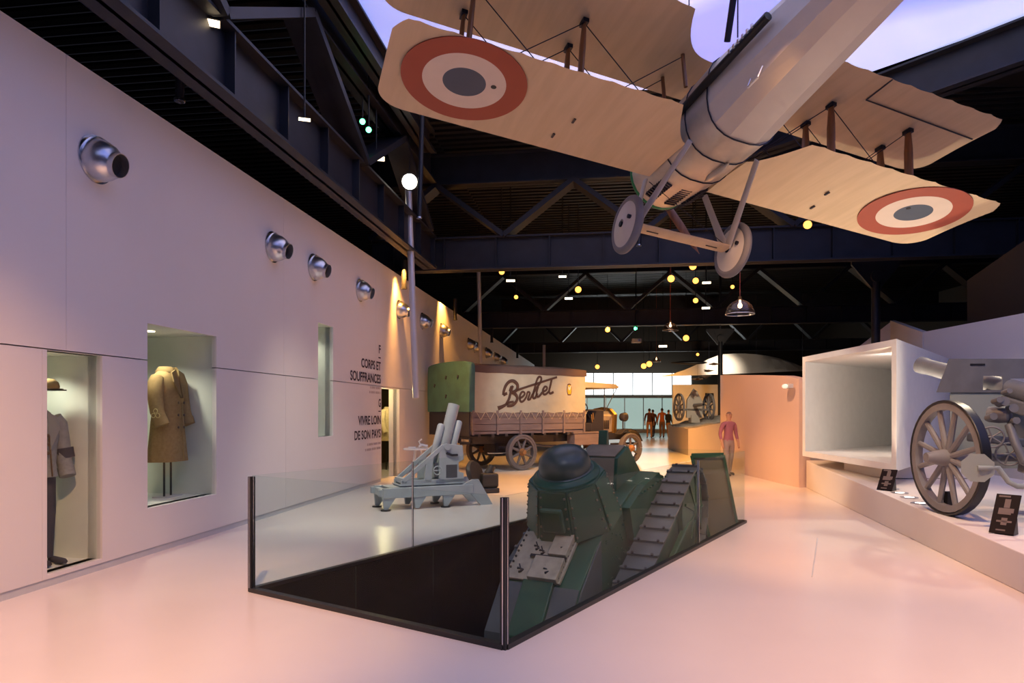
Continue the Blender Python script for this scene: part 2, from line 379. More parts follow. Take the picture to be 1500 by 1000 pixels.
def other_walls():
    # dim olive wall far right, sloped top
    b = MB().add([(10.8, 16.2, 0), (10.1, 12.6, 0), (10.1, 12.6, 5.2), (10.8, 16.2, 4.7), (11.0, 16.1, 0), (10.3, 12.5, 0), (10.3, 12.5, 5.2), (11.0, 16.1, 4.7)],
                 [(0, 1, 2, 3), (4, 7, 6, 5), (0, 3, 7, 4), (1, 5, 6, 2), (3, 2, 6, 7), (0, 4, 5, 1)])
    o = b.build('wall_right', M['darkwall']); tag(o, 'dim olive wall with sloped top behind the white partition', 'wall', kind='structure')
    b = MB().bb((24, -5, 0), (24.2, 60, 9)); o = b.build('wall_outer', M['darkwall']); tag(o, 'unlit dark side wall of the hall', 'wall', kind='structure')
    b = MB().bb((-12, 56, 0), (26, 56.2, 9)); o = b.build('wall_far', M['darkwall']); tag(o, 'unlit dark end wall of the hall', 'wall', kind='structure')
    b = MB().bb((-9, -6, 0), (26, -5.8, 9)); o = b.build('wall_near', M['darkwall']); tag(o, 'unlit dark wall at the near end of the hall', 'wall', kind='structure')
    # folded white partition behind the field gun
    t = thing('wall_partition', 'folded white partition behind the grey field gun', 'wall', kind='structure')
    def pan(p, q, z0, z1):
        p, q = V(p), V(q); d = (q - p).normalized(); n = V((d.y, -d.x, 0)) * .12
        vs = [p, q, q + V((0, 0, z1)), p + V((0, 0, z0))]; vs += [x + n for x in vs]
        MB().add(vs, [(0, 1, 2, 3), (4, 7, 6, 5), (0, 3, 7, 4), (1, 5, 6, 2), (3, 2, 6, 7), (0, 4, 5, 1)]).build('panel', M['wall'], t)
    pan((9.17, 15.0, 0), (9.10, 3.5, 0), 3.34, 3.30); pan((10.66, 19, 0), (9.17, 15.02, 0), 4.13, 3.34); pan((9.0, 20.5, 0), (10.66, 19.05, 0), 2.4, 4.13)
    # curved pink wall
    b = MB(); pts = [(6.9, 19.9), (6.35, 19.75), (6.0, 19.5), (5.86, 19.2), (5.84, 18.8), (5.88, 17), (5.95, 15), (6.02, 14.32)]
    hs = [2.62, 2.62, 2.62, 2.61, 2.6, 2.5, 2.38, 2.28]; rs = []
    for i, (x, y) in enumerate(pts):
        p = V((x, y, 0)); d = (V((*pts[min(i + 1, 7)], 0)) - V((*pts[max(i - 1, 0)], 0))).normalized(); n = V((-d.y, d.x, 0)) * .25
        rs.append([p, p + n, p + n + V((0, 0, hs[i])), p + V((0, 0, hs[i]))])
    b.loft(rs); o = b.build('wall_curved', M['pinkw'], None, 40); tag(o, 'curved pink lit partition with rounded end', 'wall', kind='structure')
    # columns carrying the cross trusses
    for (x, y, h, lab) in ((9.75, 18.3, 5.65, 'black steel column with flared head behind the white open box'), (9.61, 31.5, 5.4, 'slim black column with raking head brackets above the pink wall')):
        t = thing('column', lab, 'column', (x, y, 0), WROT, 'steel columns', kind='structure')
        MB().cyl((0, 0, 0), (0, 0, h - .6), .11, n=16).build('shaft', M['steel'], t, 40)
        MB().prism([(-.12, h - .75), (.12, h - .75), (.62, h - .12), (.62, h), (-.62, h), (-.62, h - .12)], (-.05, .05)).build('head_plate', M['steel'], t)
        MB().cyl((0, 0, h), (0, 0, 8.3), .06, n=12).build('post', M['steel'], t, 40)
        MB().cyl((0, -.14, h - .45), (0, .14, h - .45), .16, n=20).build('pin', M['steel'], t, 40)
other_walls()
# ================================================================== GLASS BARRIER
def barrier():
    t = thing('glass_barrier', 'clear glass balustrade with black base rail around the sunken tank', 'barrier', mw=EM)
    H = 1.02
    def pane(p, q):
        p, q = V(p), V(q); d = (q - p).normalized()
        MB().bar(p + d * .012 + V((0, 0, H / 2 + .02)), q - d * .012 + V((0, 0, H / 2 + .02)), .012, H - .02).build('pane', M['glass'], t)
    c0, c1, c2, c3 = (.015, .015, 0), (EL - .015, .015, 0), (.015, EW - .015, 0), (EL - .015, EW - .015, 0)
    j = EL * .66
    pane(c0, (j, .015, 0)); pane((j, .015, 0), c1); pane(c0, c2); j2 = EL * .345
    pane(c2, (j2, EW - .015, 0)); pane((j2, EW - .015, 0), c3); pane(c1, c3)
    for (p, q) in ((c0, c1), (c0, c2), (c2, c3), (c1, c3)):
        MB().bar(V(p) + V((0, 0, .018)), V(q) + V((0, 0, .018)), .06, .036).build('base_rail', M['black'], t)
    for (x, y) in (c0[:2], c2[:2]):
        o = MB().bb((x - .022, y - .022, 0), (x + .022, y + .022, H)).build('post', M['black'], t)
        MB().bb((x - .026, y - .004, .03), (x - .0221, y + .004, H)).build('post_strip', M['chrome'], o)
        MB().bb((x - .004, y - .026, .03), (x + .004, y - .0221, H)).build('post_strip', M['chrome'], o)
    for (x, y) in ((j, .015), (j2, EW - .015)):
        MB().bb((x - .005, y - .012, .03), (x + .005, y + .012, H)).build('joint_strip', M['chrome'], t)
barrier()

# ================================================================== BIPLANE
def biplane():
    M['linen'] = mat('wing_linen', (.66, .50, .32), .62, c2=(.60, .45, .28), scale=1.6, stretch=(6, .6, 1), bump=.08, bscale=40)
    M['dope'] = mat('fuselage_dope', (.66, .60, .50), .38, c2=(.60, .54, .45), scale=2)
    M['cowl'] = mat('cowl_sheet', (.62, .55, .45), .32, .35, c2=(.52, .46, .38), scale=4)
    M['red'] = mat('roundel_red', (.36, .07, .035), .6); M['blue'] = mat('roundel_blue', (.07, .09, .13), .6); M['cream'] = mat('roundel_white', (.74, .62, .52), .6)
    M['strut'] = mat('strut_wood', (.28, .12, .05), .45, c2=(.20, .08, .03), scale=5, stretch=(4, 4, .5))
    M['gearp'] = mat('gear_grey', (.50, .48, .46), .5); M['disc'] = mat('wheel_cover', (.66, .63, .58), .6)
    M['green'] = mat('cowl_ring_green', (.03, .22, .07), .45); M['wire'] = mat('rigging_wire', (.03, .03, .05), .4, .6)
    M['tyreg'] = mat('grey_tyre', (.20, .20, .22), .7)
    Bm = Matrix(((.9427, -.3237, .0806, 2.354), (.3061, .9354, .1769, 8.042), (-.1327, -.1421, .9809, 4.594), (0, 0, 0, 1)))
    t = thing('biplane', 'tan linen biplane with red white and dark roundels hanging from the ceiling', 'aircraft', mw=Bm)
    G = 1.19; c = 1.43
    def wing(name, b, z, x0, cut, side):
        # planform stations from root x0 to tip b; flat underside
        xs = [x0 + (b - .34 - x0) * k / 60 for k in range(61)] + [b - .34 + .34 * math.sin(math.pi / 2 * k / 9) for k in range(1, 10)]
        rings = []
        for x in xs:
            le = c / 2; te = -c / 2; q = max(0, (x - (b - .34)) / .34)
            le -= .30 * (1 - math.sqrt(max(0, 1 - q ** 2.2))); te += .20 * max(0, q - .55) ** 1.6 / .45 ** 1.6 if q > .55 else 0
            if q < .5: te += .022 * abs(math.sin(math.pi * x / .33)) ** .7
            te = max(te, cut(x)); th = .085 * (1 - .75 * q ** 3)
            ring = []
            m = 9
            for i in range(m): f = i / (m - 1); ring.append(V((side * x, le + (te - le) * f, z + .012 * math.sin(math.pi * f) )))
            for i in range(m - 2, 0, -1): f = i / (m - 1); ring.append(V((side * x, le + (te - le) * f, z + .012 * math.sin(math.pi * f) + th * math.sin(math.pi * min(1, f ** .62)) ** .8 + .004)))
            rings.append(ring)
        return MB().loft(rings).build(name, M['linen'], t, 35)
    def lcut(x):  # lower wing root, trailing edge swept in beside the fuselage
        return -c / 2 + (.62 * (1 - ((x - .42) / .42) ** 1.5) if x < .84 else 0)
    def ucut(x): return -.05 - .67 * (x / .74) ** 3 if x < .74 else -c
    lw = {s: wing('lower_wing', 3.86, 0, .42, lcut, s) for s in (-1, 1)}
    uw = {s: wing('upper_wing', 3.97, G, .0, ucut, s) for s in (-1, 1)}
    for s in (-1, 1):
        for (ro, ri, m, nm) in ((.654, .435, 'red', 'roundel_ring'), (.435, .225, 'cream', 'roundel_white'), (.225, .0, 'blue', 'roundel_centre')):
            b = MB(); n = 64; cx, cy, z = s * 3.04, -.06, -.006
            if ri: b.annulus((cx, cy, z), (0, 0, 1), ro, ri, .008, n)
            else: b.cyl((cx, cy, z - .004), (cx, cy, z + .004), ro, n=n)
            b.build(nm, M[m], lw[s])
        MB().cyl((s * 3.04 - s * .30 * (1 if s < 0 else .5), -.12, -.013), (s * 3.04 - s * .30 * (1 if s < 0 else .5), -.12, -.008), .03, n=12).build('inspection_hole', M['black'], lw[s])
        for (x, y) in ((1.75, .06), (1.85, .42)):
            MB().bb((s * x - .012, y - .04, -.012), (s * x + .012, y + .04, 0)).build('fitting', M['wire'], lw[s])
        # aileron gap under the upper wing
        b = MB(); b.bar((s * 2.05, -.28, G - .004), (s * 3.92, -.24, G - .004), .018, .006); b.bar((s * 2.05, -.28, G - .004), (s * 2.02, -.70, G - .004), .018, .006); b.build('aileron_gap', M['wire'], uw[s])
        for (x) in (1.74, 3.03):
            for y in (.43, -.02):
                r = [[V((s * x + .026 * math.cos(a) * k, y + .06 * math.sin(a) * k, z)) for a in [2 * math.pi * i / 10 for i in range(10)]] for z, k in ((.05, .7), (.35, 1.1), (G - .3, 1.1), (G + .01, .7))]
                MB().loft(r).build('strut', M['strut'], t, 40)
                MB().box((s * x, y, G - .02), (.07, .12, .05)).build('strut_fitting', M['wire'], t)
        for (x0, x1) in ((.45, 1.74), (1.74, 3.03)):
            for y in (.43, -.02):
                MB().tube([(s * x0, y, .06), (s * x1, y, G - .02)], .006, 5).build('wire', M['wire'], t)
                MB().tube([(s * x1, y, .06), (s * x0, y, G - .02)], .006, 5).build('wire', M['wire'], t)
        MB().tube([(s * .40, .43, .75), (s * .46, .43, G)], .024, 8).build('cabane_strut', M['strut'], t)
        MB().tube([(s * .40, -.02, .78), (s * .46, -.02, G)], .024, 8).build('cabane_strut', M['strut'], t)
    # fuselage: faceted loft
    secs = [(.95, .46, -.13, .78, 2.1), (.3, .475, -.16, .82, 2.4), (-.55, .46, -.12, .88, 2.7), (-1.0, .435, -.02, .86, 2.8), (-2, .385, .16, .80, 2.8), (-3, .30, .31, .74, 2.7), (-4.6, .06, .50, .66, 2.2)]
    def sec(y, w_, zb, zt, e, n=12):
        ring = []; zc = (zb + zt) / 2
        for i in range(n):
            a = 2 * math.pi * (i + .5) / n; ca, sa = math.cos(a), math.sin(a)
            ring.append(V((w_ * math.copysign(abs(ca) ** (2 / e), ca), y, zc + (zt - zb) / 2 * math.copysign(abs(sa) ** (2 / e), sa))))
        return ring
    MB().loft([sec(*s) for s in secs[2:]]).build('fuselage', M['dope'], t)
    cw = MB().loft([sec(1.22, .41, -.09, .73, 2, 24), sec(1.12, .445, -.12, .765, 2, 24), sec(.95, .462, -.135, .785, 2.1, 24), sec(.3, .477, -.162, .823, 2.4, 24), sec(-.55, .463, -.122, .883, 2.7, 24)], True).build('cowling', M['cowl'], t, 45)
    MB().torus((0, 1.21, .32), (0, 1, 0), .40, .035, 32, 10).build('cowl_ring', M['green'], t, 60)
    for y, (w_, zb, zt, e) in ((.3, (.484, -.168, .83, 2.4)), (-.15, (.478, -.15, .86, 2.5)), (-.56, (.468, -.128, .888, 2.7))):
        b = MB(); b.tube(sec(y, w_, zb, zt, e, 24) + [sec(y, w_, zb, zt, e, 24)[0]], .008, 5); b.build('seam_band', M['wire'], cw)
    def under(x, y):   # cowling underside
        w_, zb = .46, -.13 - .03 * (1 - abs(y - .3)); return -.145 + .22 * (abs(x) / .46) ** 3
    for row, (x0, x1) in enumerate(((-.34, -.14), (-.06, .14), (.20, .36))):
        for k in range(9):
            y = .98 - k * .05; xm = (x0 + x1) / 2
            MB().box((xm, y, under(xm, y) + .02), ((x1 - x0) * .75, .018, .05), Euler((0, -.5 * xm / .3, 0)).to_matrix()).build('louvre', M['wire'], cw)
    r = [[V((.10 + .055 * math.cos(a) * k, y, -.155 + .05 * math.sin(a) * k)) for a in [2 * math.pi * i / 10 for i in range(10)]] for y, k in ((.28, .1), (.18, .8), (.05, 1), (-.1, .7), (-.2, .1))]
    MB().loft(r).build('blister', M['cowl'], cw, 60)
    # exhaust pipe, step, cockpit rim, tail
    ex = MB().tube([(-.49, .55, .34), (-.50, .1, .37), (-.49, -.6, .44), (-.47, -1.55, .52)], .045, 10).build('exhaust_pipe', M['black'], t, 60)
    for k in range(6): MB().box((-.54, -1.05 - k * .07, .475 + k * .005), (.02, .025, .04)).build('slot', M['chrome'], ex)
    MB().tube([(-.42, -1.25, .06), (-.47, -1.27, -.06), (-.47, -1.42, -.05), (-.42, -1.42, .08)], .012, 6).build('step', M['chrome'], t, 40)
    MB().prism([(-3.7, .70), (-4.7, 1.35), (-5.2, 1.2), (-5.15, .5), (-4.6, .5)], (-.02, .02), 'yz').build('fin', M['linen'], t)
    MB().prism([(-1.5, -4.9), (-1.1, -4.2), (0, -3.8), (1.1, -4.2), (1.5, -4.9), (0, -5.0)], (.60, .64), 'xy').build('tailplane', M['linen'], t)
    # propeller
    pr = MB().cyl((0, 1.22, .32), (0, 1.46, .32), .09, .06, 16).build('propeller', M['strut'], t, 40)
    for s in (-1, 1):
        d = V((.68, 0, -.73)) * s; n = V((.73, 0, .68)); rs = []
        for q, wd, th in ((.05, .05, .05), (.3, .08, .035), (.7, .095, .022), (1.0, .07, .014), (1.15, .02, .008)):
            cc = V((0, 1.38, .32)) + d * q
            rs.append([cc + n * (wd * math.cos(a)) + V((0, th * math.sin(a) + .03 * math.cos(a), 0)) for a in [2 * math.pi * i / 10 for i in range(10)]])
        MB().loft(rs).build('blade', M['strut'], pr, 60)
    # undercarriage
    wx, wy, wz, wr = .751, .592, -.78, .35
    for s in (-1, 1):
        wh = MB().lathe([(wr - .05, -.035), (.06, -.075), (.05, -.085), (.05, .085), (.06, .075), (wr - .05, .035)], (s * wx, wy, wz), (1, 0, 0), 32).build('wheel', M['disc'], t, 40)
        MB().torus((s * wx, wy, wz), (1, 0, 0), wr - .045, .05, 40, 10).build('tyre', M['tyreg'], wh, 60)
        for (dy, dz, rr) in ((.02, .0, .035), (-.17, .02, .025)):
            MB().cyl((s * wx - .09 if s < 0 else s * wx - .08, wy + dy, wz + dz), (s * wx + .08 if s < 0 else s * wx + .09, wy + dy, wz + dz), rr, n=14).build('hub_cap', M['wire'], wh, 40)
        for (yt, xt, zt) in ((.78, .44, -.03), (-.24, .45, -.05)):
            p, q = V((s * xt, yt, zt)), V((s * (wx - .10), wy + (.03 if yt > 0 else -.04), wz + .02)); d = (q - p).normalized(); side = V((1, 0, 0)); fw = d.cross(side).normalized()
            rs = [[pp + side * (.024 * math.cos(a)) + fw * (k * math.sin(a)) for a in [2 * math.pi * i / 12 for i in range(12)]] for pp, k in ((p, .05), (p.lerp(q, .5), .055), (q, .075))]
            MB().loft(rs).build('gear_leg', M['gearp'], t, 50)
        MB().tube([(s * .40, .75, -.05), (-s * (wx - .12), wy, wz + .05)], .005, 5).build('wire', M['wire'], t)
    rs = [[V((x, wy + .11 * math.cos(a), wz + .028 * math.sin(a))) for a in [2 * math.pi * i / 14 for i in range(14)]] for x in (-wx + .1, 0, wx - .1)]
    af = MB().loft(rs).build('axle_fairing', M['linen'], t, 50)
    for x in (-.42, .42): MB().box((x, wy - .02, wz - .03), (.16, .012, .012)).build('bungee_slot', M['black'], af)
    MB().cyl((-wx, wy, wz), (wx, wy, wz), .02, n=10).build('axle', M['wire'], t)
    # hanging tackle
    for (x, y) in ((-.3, -.85), (.3, -.85), (0, .55)):
        MB().tube([(x, y, .86 if y < 0 else G + .08), Bm.inverted() @ (Bm @ V((x, y, 1.2)) + V((0, 0, 8.12 - (Bm @ V((x, y, 1.2))).z)))], .008, 6).build('hanging_cable', M['wire'], t)
    b = MB().cyl((-.36, -.75, .86), (-.62, -1.3, 1.42), .035, n=10); b.build('hoist_strut', M['wire'], t, 40)
biplane()

# ================================================================== TANK
def track(t, s, circ):
    pts = [(cx + r * math.cos(a), cz + r * math.sin(a)) for cx, cz, r in circ for a in [2 * math.pi * i / 72 for i in range(72)]]
    pts = sorted(set((round(a, 5), round(b, 5)) for a, b in pts))
    def cross(o, a, b): return (a[0] - o[0]) * (b[1] - o[1]) - (a[1] - o[1]) * (b[0] - o[0])
    lo, hi = [], []
    for p in pts:
        while len(lo) > 1 and cross(lo[-2], lo[-1], p) <= 0: lo.pop()
        lo.append(p)
    for p in reversed(pts):
        while len(hi) > 1 and cross(hi[-2], hi[-1], p) <= 0: hi.pop()
        hi.append(p)
    H = lo[:-1] + hi[:-1]; L = 0; seg = []
    for i in range(len(H)):
        a, b = V((*H[i], 0)), V((*H[(i + 1) % len(H)], 0)); seg.append((L, a, b)); L += (b - a).length
    def at(d):
        d %= L
        for (s0, a, b) in reversed(seg):
            if d >= s0: return a + (b - a).normalized() * (d - s0), (b - a).normalized()
    N = round(L / .245); pit = L / N
    pl = MB(); pl.box((0, 0, 0), (pit * .97, .34, .03)); pl.box((pit * .40, 0, .024), (pit * .14, .34, .04))
    plate = pl.mesh('track_plate', M['tgrey'])
    (fx, fz, fr), (rx, rz, rr) = circ[0], circ[3]
    tr = MB().prism([(p[0] * .97 - .02, .06 + (p[1] - .06) * .94) for p in H], (s * .60, s * .74)).build('track_frame', M['tgreen'], t)
    for (cx, cz, r, nm, ns) in ((fx, fz, fr, 'drive_wheel', 10), (rx, rz, rr, 'idler_wheel', 9)):
        wh = MB().lathe([(r * .93, -.06), (r * .93, .06), (r * .8, .07), (.12, .10), (.08, .13)], (cx, s * .74, cz), (0, s, 0), 32).build(nm, M['tgreen'], tr, 30)
        for k in range(ns):
            a = 2 * math.pi * k / ns
            MB().bar((cx + .1 * math.cos(a), s * .835, cz + .1 * math.sin(a)), (cx + r * .82 * math.cos(a), s * .815, cz + r * .82 * math.sin(a)), .03, .03, (0, 1, 0)).build('spoke', M['tgreen'], tr)
    MB().prism([(fx - .3, .2), (fx - .3, .5), (rx + .3, .55), (rx + .3, .2)], (s * .76, s * .84)).build('side_beam', M['tgreen'], tr, 0, .02)
    for k in range(5):
        x = fx - .35 - k * (fx - rx - .6) / 5; MB().cyl((x, s * .60, .17), (x, s * .84, .17), .12, n=16).build('roller', M['tgrey'], tr, 40)
    for k in range(N):
        p, d = at(k * pit); ang = math.atan2(d.y, d.x)
        mwl = Matrix.Translation((p.x, s * .70, p.y)) @ Matrix.Rotation(-ang, 4, 'Y') @ Matrix.Rotation(math.pi, 4, 'X')
        o = copy_mesh('track_plate', plate, tr, mwl)
        for y in (-.11, .11): copy_mesh('grouser_bolt', BOLT, tr, mwl @ Matrix.Translation((pit * .38, y, .045)))
def tank():
    global BOLT
    BOLT = MB().cyl((0, 0, -.01), (0, 0, .012), .016, n=8).mesh('grouser_bolt', M['black']); M['horn_'] = mat('rivet_dark', (.05, .045, .03), .5)
    M['tgreen'] = mat('tank_green', (.024, .10, .055), .4, c2=(.019, .078, .043), scale=3, bump=.05)
    M['tgrey'] = mat('tank_slate', (.085, .11, .115), .4, c2=(.065, .085, .09), scale=3)
    M['tcup'] = mat('cupola_olive', (.075, .10, .08), .32, c2=(.06, .082, .065), scale=3); M['thatch'] = mat('hatch_lit', (.44, .41, .30), .5, c2=(.34, .32, .23), scale=9)  # hatch tone is pale with warm lamp light painted into its colour
    M['ttan'] = mat('tank_tan_lit', (.20, .19, .13), .5, c2=(.16, .15, .10), scale=5)  # tan puts the beige light on the engine cover plates into the colour
    M['tframe'] = mat('tail_frame_green', (.04, .13, .07), .5); M['tolive'] = mat('tail_panel', (.22, .21, .14), .55)
    phi = .398; yaw = .072; cy, sy = math.cos(yaw), math.sin(yaw); an = V((cy * e2.x - sy * e2.y, sy * e2.x + cy * e2.y, 0))
    # local: x nose, y left, z up ; pitched nose down into the pit
    ax = -an * math.cos(phi) + V((0, 0, -math.sin(phi))); up = -an * math.sin(phi) + V((0, 0, math.cos(phi))); lf = up.cross(ax)
    O = V((1.079, 8.215, -.752))
    mw = Matrix(((ax.x, lf.x, up.x, O.x), (ax.y, lf.y, up.y, O.y), (ax.z, lf.z, up.z, O.z), (0, 0, 0, 1)))
    t = thing('light_tank', 'small green riveted tank tipped nose down into the black pit', 'tank', mw=mw)
    # hull
    prof = [(1.82, .34), (1.92, .62), (1.75, .95), (1.30, 1.22), (.62, 1.40), (-.35, 1.40), (-.62, 1.36), (-1.25, 1.20), (-1.62, .95), (-1.62, .55), (-1.35, .30), (1.1, .30)]
    hull = MB().prism(prof, (-.43, .43)).build('hull', M['tgreen'], t, 0, .008)
    for s in (-1, 1):
        MB().prism([(-.05, .95), (-.05, 1.37), (-.62, 1.35), (-1.20, 1.22), (-1.28, .85)], (s * .43, s * .52)).build('side_plate', M['tgreen'], hull)
        MB().prism([(.66, 1.38), (1.28, 1.20), (1.52, 1.06), (1.15, .72), (.9, .72)], (s * .431, s * .446)).build('cheek_plate', M['tgrey'], hull)
        MB().prism([(1.53, 1.06), (1.74, .93), (1.90, .62), (1.81, .35), (1.2, .35), (1.16, .71)], (s * .431, s * .440)).build('cheek_plate', M['tgreen'], hull)
        MB().cyl((1.9, s * .2, .5), (2.0, s * .2, .48), .03, n=10).build('tow_lug', M['tgrey'], hull)
        MB().prism([(1.30, 1.225), (1.755, .955), (1.925, .625), (1.945, .63), (1.77, .975), (1.31, 1.245)], (s * .43, s * .17)).build('nose_plate', M['tgrey'], hull)
    MB().prism([(1.26, 1.235), (1.76, .955), (1.93, .625), (1.97, .64), (1.80, 1.0), (1.30, 1.29)], (-.165, .165)).build('nose_door', M['tgreen'], hull, 0, .006)
    h = MB().prism([(.64, 1.40), (1.27, 1.235), (1.29, 1.27), (.68, 1.44)], (-.40, .22)).build('driver_hatch', M['thatch'], hull, 0, .008)
    MB().prism([(.70, 1.44), (1.0, 1.36), (1.02, 1.42), (.74, 1.50)], (.0, .20)).build('hatch_leaf', M['thatch'], h, 0, .006)
    MB().prism([(1.04, 1.35), (1.30, 1.27), (1.31, 1.33), (1.05, 1.41)], (-.12, .20)).build('visor', M['thatch'], h, 0, .006)
    MB().prism([(1.005, 1.365), (1.035, 1.357), (1.035, 1.38), (1.005, 1.388)], (-.2, .2)).build('visor_gap', M['black'], h)
    for (x, y) in ((.85, -.2), (.9, -.12), (1.15, -.27), (.86, .1), (1.18, .05)):
        for k in range(3): MB().box((x + .02 * k, y + .02 * k, 1.452 - (x + .02 * k - .6) * .265 + (.06 if y > 0 else 0)), (.09, .014, .02), Euler((0, R(15), .6 + k)).to_matrix()).build('vision_slit', M['black'], h)
    rv = MB()
    for k in range(9):
        for y in (-.37, .19): rv.ball((.68 + k * .07, y, 1.447 - k * .07 * .265), .014, 6, 4)
    rv.build('rivets', M['horn_'], h)['kind'] = 'stuff'
    MB().box((1.15, .46, .88), (.12, .04, .06)).build('hinge', M['ttan'], hull)
    # engine deck
    MB().prism([(-.36, 1.40), (-.56, 1.72), (-.95, 1.69), (-1.24, 1.21)], (-.26, .26)).build('engine_cover', M['tgreen'], hull, 0, .008)
    MB().prism([(-.57, 1.725), (-.94, 1.695), (-.94, 1.71), (-.57, 1.74)], (-.22, .22)).build('cover_plate', M['ttan'], hull)
    MB().prism([(-.36, 1.41), (-.55, 1.715), (-.57, 1.72), (-.38, 1.415)], (-.22, .22)).build('cover_plate', M['ttan'], hull)
    MB().prism([(-.93, 1.69), (-1.03, 1.86), (-1.08, 1.84), (-1.03, 1.64)], (-.13, -.02)).build('raised_vent', M['tgreen'], hull, 0, .01)
    MB().cyl((.45, .58, .62), (.15, .58, .68), .10, n=16).build('muffler', M['tgrey'], hull, 40)
    # turret, eight sided
    n = 8
    def oct_(r, z, cx=.30): return [V((cx + r * math.cos(2 * math.pi * (i + .5) / n), r * math.sin(2 * math.pi * (i + .5) / n), z)) for i in range(n)]
    tu = MB().loft([oct_(.52, 1.40), oct_(.40, 1.94)]).build('turret', M['tgreen'], t)
    for i in range(n):
        a0, a1 = oct_(.525, 1.41)[i], oct_(.408, 1.925)[i]; b0, b1 = oct_(.525, 1.41)[(i + 1) % n], oct_(.408, 1.925)[(i + 1) % n]
        c_ = V((.30, 0, 0)); m_ = (a0 + b0) / 2; d = V((m_.x - .30, m_.y, 0)).normalized() * .012
        q = [a0.lerp(b0, .06), a0.lerp(b0, .94), a1.lerp(b1, .94), a1.lerp(b1, .06)]
        MB().add([x for x in q] + [x + d for x in q], [(0, 1, 2, 3), (4, 7, 6, 5), (0, 3, 7, 4), (1, 5, 6, 2), (3, 2, 6, 7), (0, 4, 5, 1)]).build('turret_plate', M['tgreen'], tu)
    MB().lathe([(.365, 0), (.36, .02), (.33, .035), (.31, .06)], (.30, 0, 1.94), (0, 0, 1), 32).build('roof_ring', M['tgreen'], tu, 40)
    MB().lathe([(.27, 0), (.30, .01), (.30, .035), (.275, .05), (.28, .11), (.262, .19), (.21, .25), (.12, .29), (.01, .305)], (.30, 0, 1.96), (0, 0, 1), 36).build('cupola', M['tcup'], tu, 60)
    MB().box((.30 + .49, 0, 1.66), (.06, .26, .28)).build('mantlet', M['tgreen'], tu, 0, .03)
    rv = MB()
    for i in range(n):
        a0, a1 = oct_(.54, 1.41)[i], oct_(.425, 1.925)[i]; b0, b1 = oct_(.54, 1.41)[(i + 1) % n], oct_(.425, 1.925)[(i + 1) % n]
        for f in (.1, .3, .5, .7, .9):
            for (p, q) in ((a0.lerp(b0, .1), a1.lerp(b1, .1)), (a0.lerp(b0, .9), a1.lerp(b1, .9))): rv.ball(p.lerp(q, f), .014, 6, 4)
    rv.build('rivets', M['ttan'], tu)['kind'] = 'stuff'
    rv = MB()
    for s in (-1, 1):
        for k in range(60):
            x = random.uniform(-.25, 1.2); z = random.uniform(.75, 1.3)
            if z < 1.36 - max(0, x - .6) * .85: rv.ball((x, s * .432, z), .013, 6, 4)
        for k in range(12): rv.ball((-.36 - k * .1, s * .535, 1.36 - .028 * k), .014, 6, 4)
    rv.build('rivets', M['tgreen'], hull)['kind'] = 'stuff'
    # tracks
    for s in (1, -1):
        track(t, s, [(1.25 if s > 0 else .30, .45, .42), (.85 if s > 0 else .2, .13, .13), (-1.2, .15, .15), (-1.48, .52, .55)])
    skid = [(V((u, v)), Y) for u, v, Y in ()]
    inv = mw.inverted(); Q = [inv @ px(*a_) for a_ in ((1013, 667, 9.8), (1060, 666, 9.65), (1081, 772, 9.65), (1040, 790, 9.8))]
    n_ = (Q[1] - Q[0]).cross(Q[3] - Q[0]).normalized() * .02
    vs = Q + [q + n_ for q in Q]; FC = [(0, 1, 2, 3), (4, 7, 6, 5), (0, 3, 7, 4), (1, 5, 6, 2), (3, 2, 6, 7), (0, 4, 5, 1)]
    sk = MB().add(vs, FC).build('tail_skid', M['tolive'], t)
    for i in range(4): MB().bar(Q[i], Q[(i + 1) % 4], .035 if i % 2 else .06, .06, n_).build('skid_frame', M['tframe'], sk)
    D = [inv @ px(*a_) for a_ in ((1013, 667, 9.8), (1030, 720, 9.9), (1032, 770, 9.9), (1040, 790, 9.8), (1018, 720, 9.75))]
    o2 = lf * 0; vs = D + [q + V((0, .03, 0)) for q in D]; MB().add(vs, [(0, 1, 2, 3, 4), (5, 9, 8, 7, 6)] + [(i, (i + 1) % 5, 5 + (i + 1) % 5, 5 + i) for i in range(5)]).build('skid_side', M['tframe'], sk)
tank()
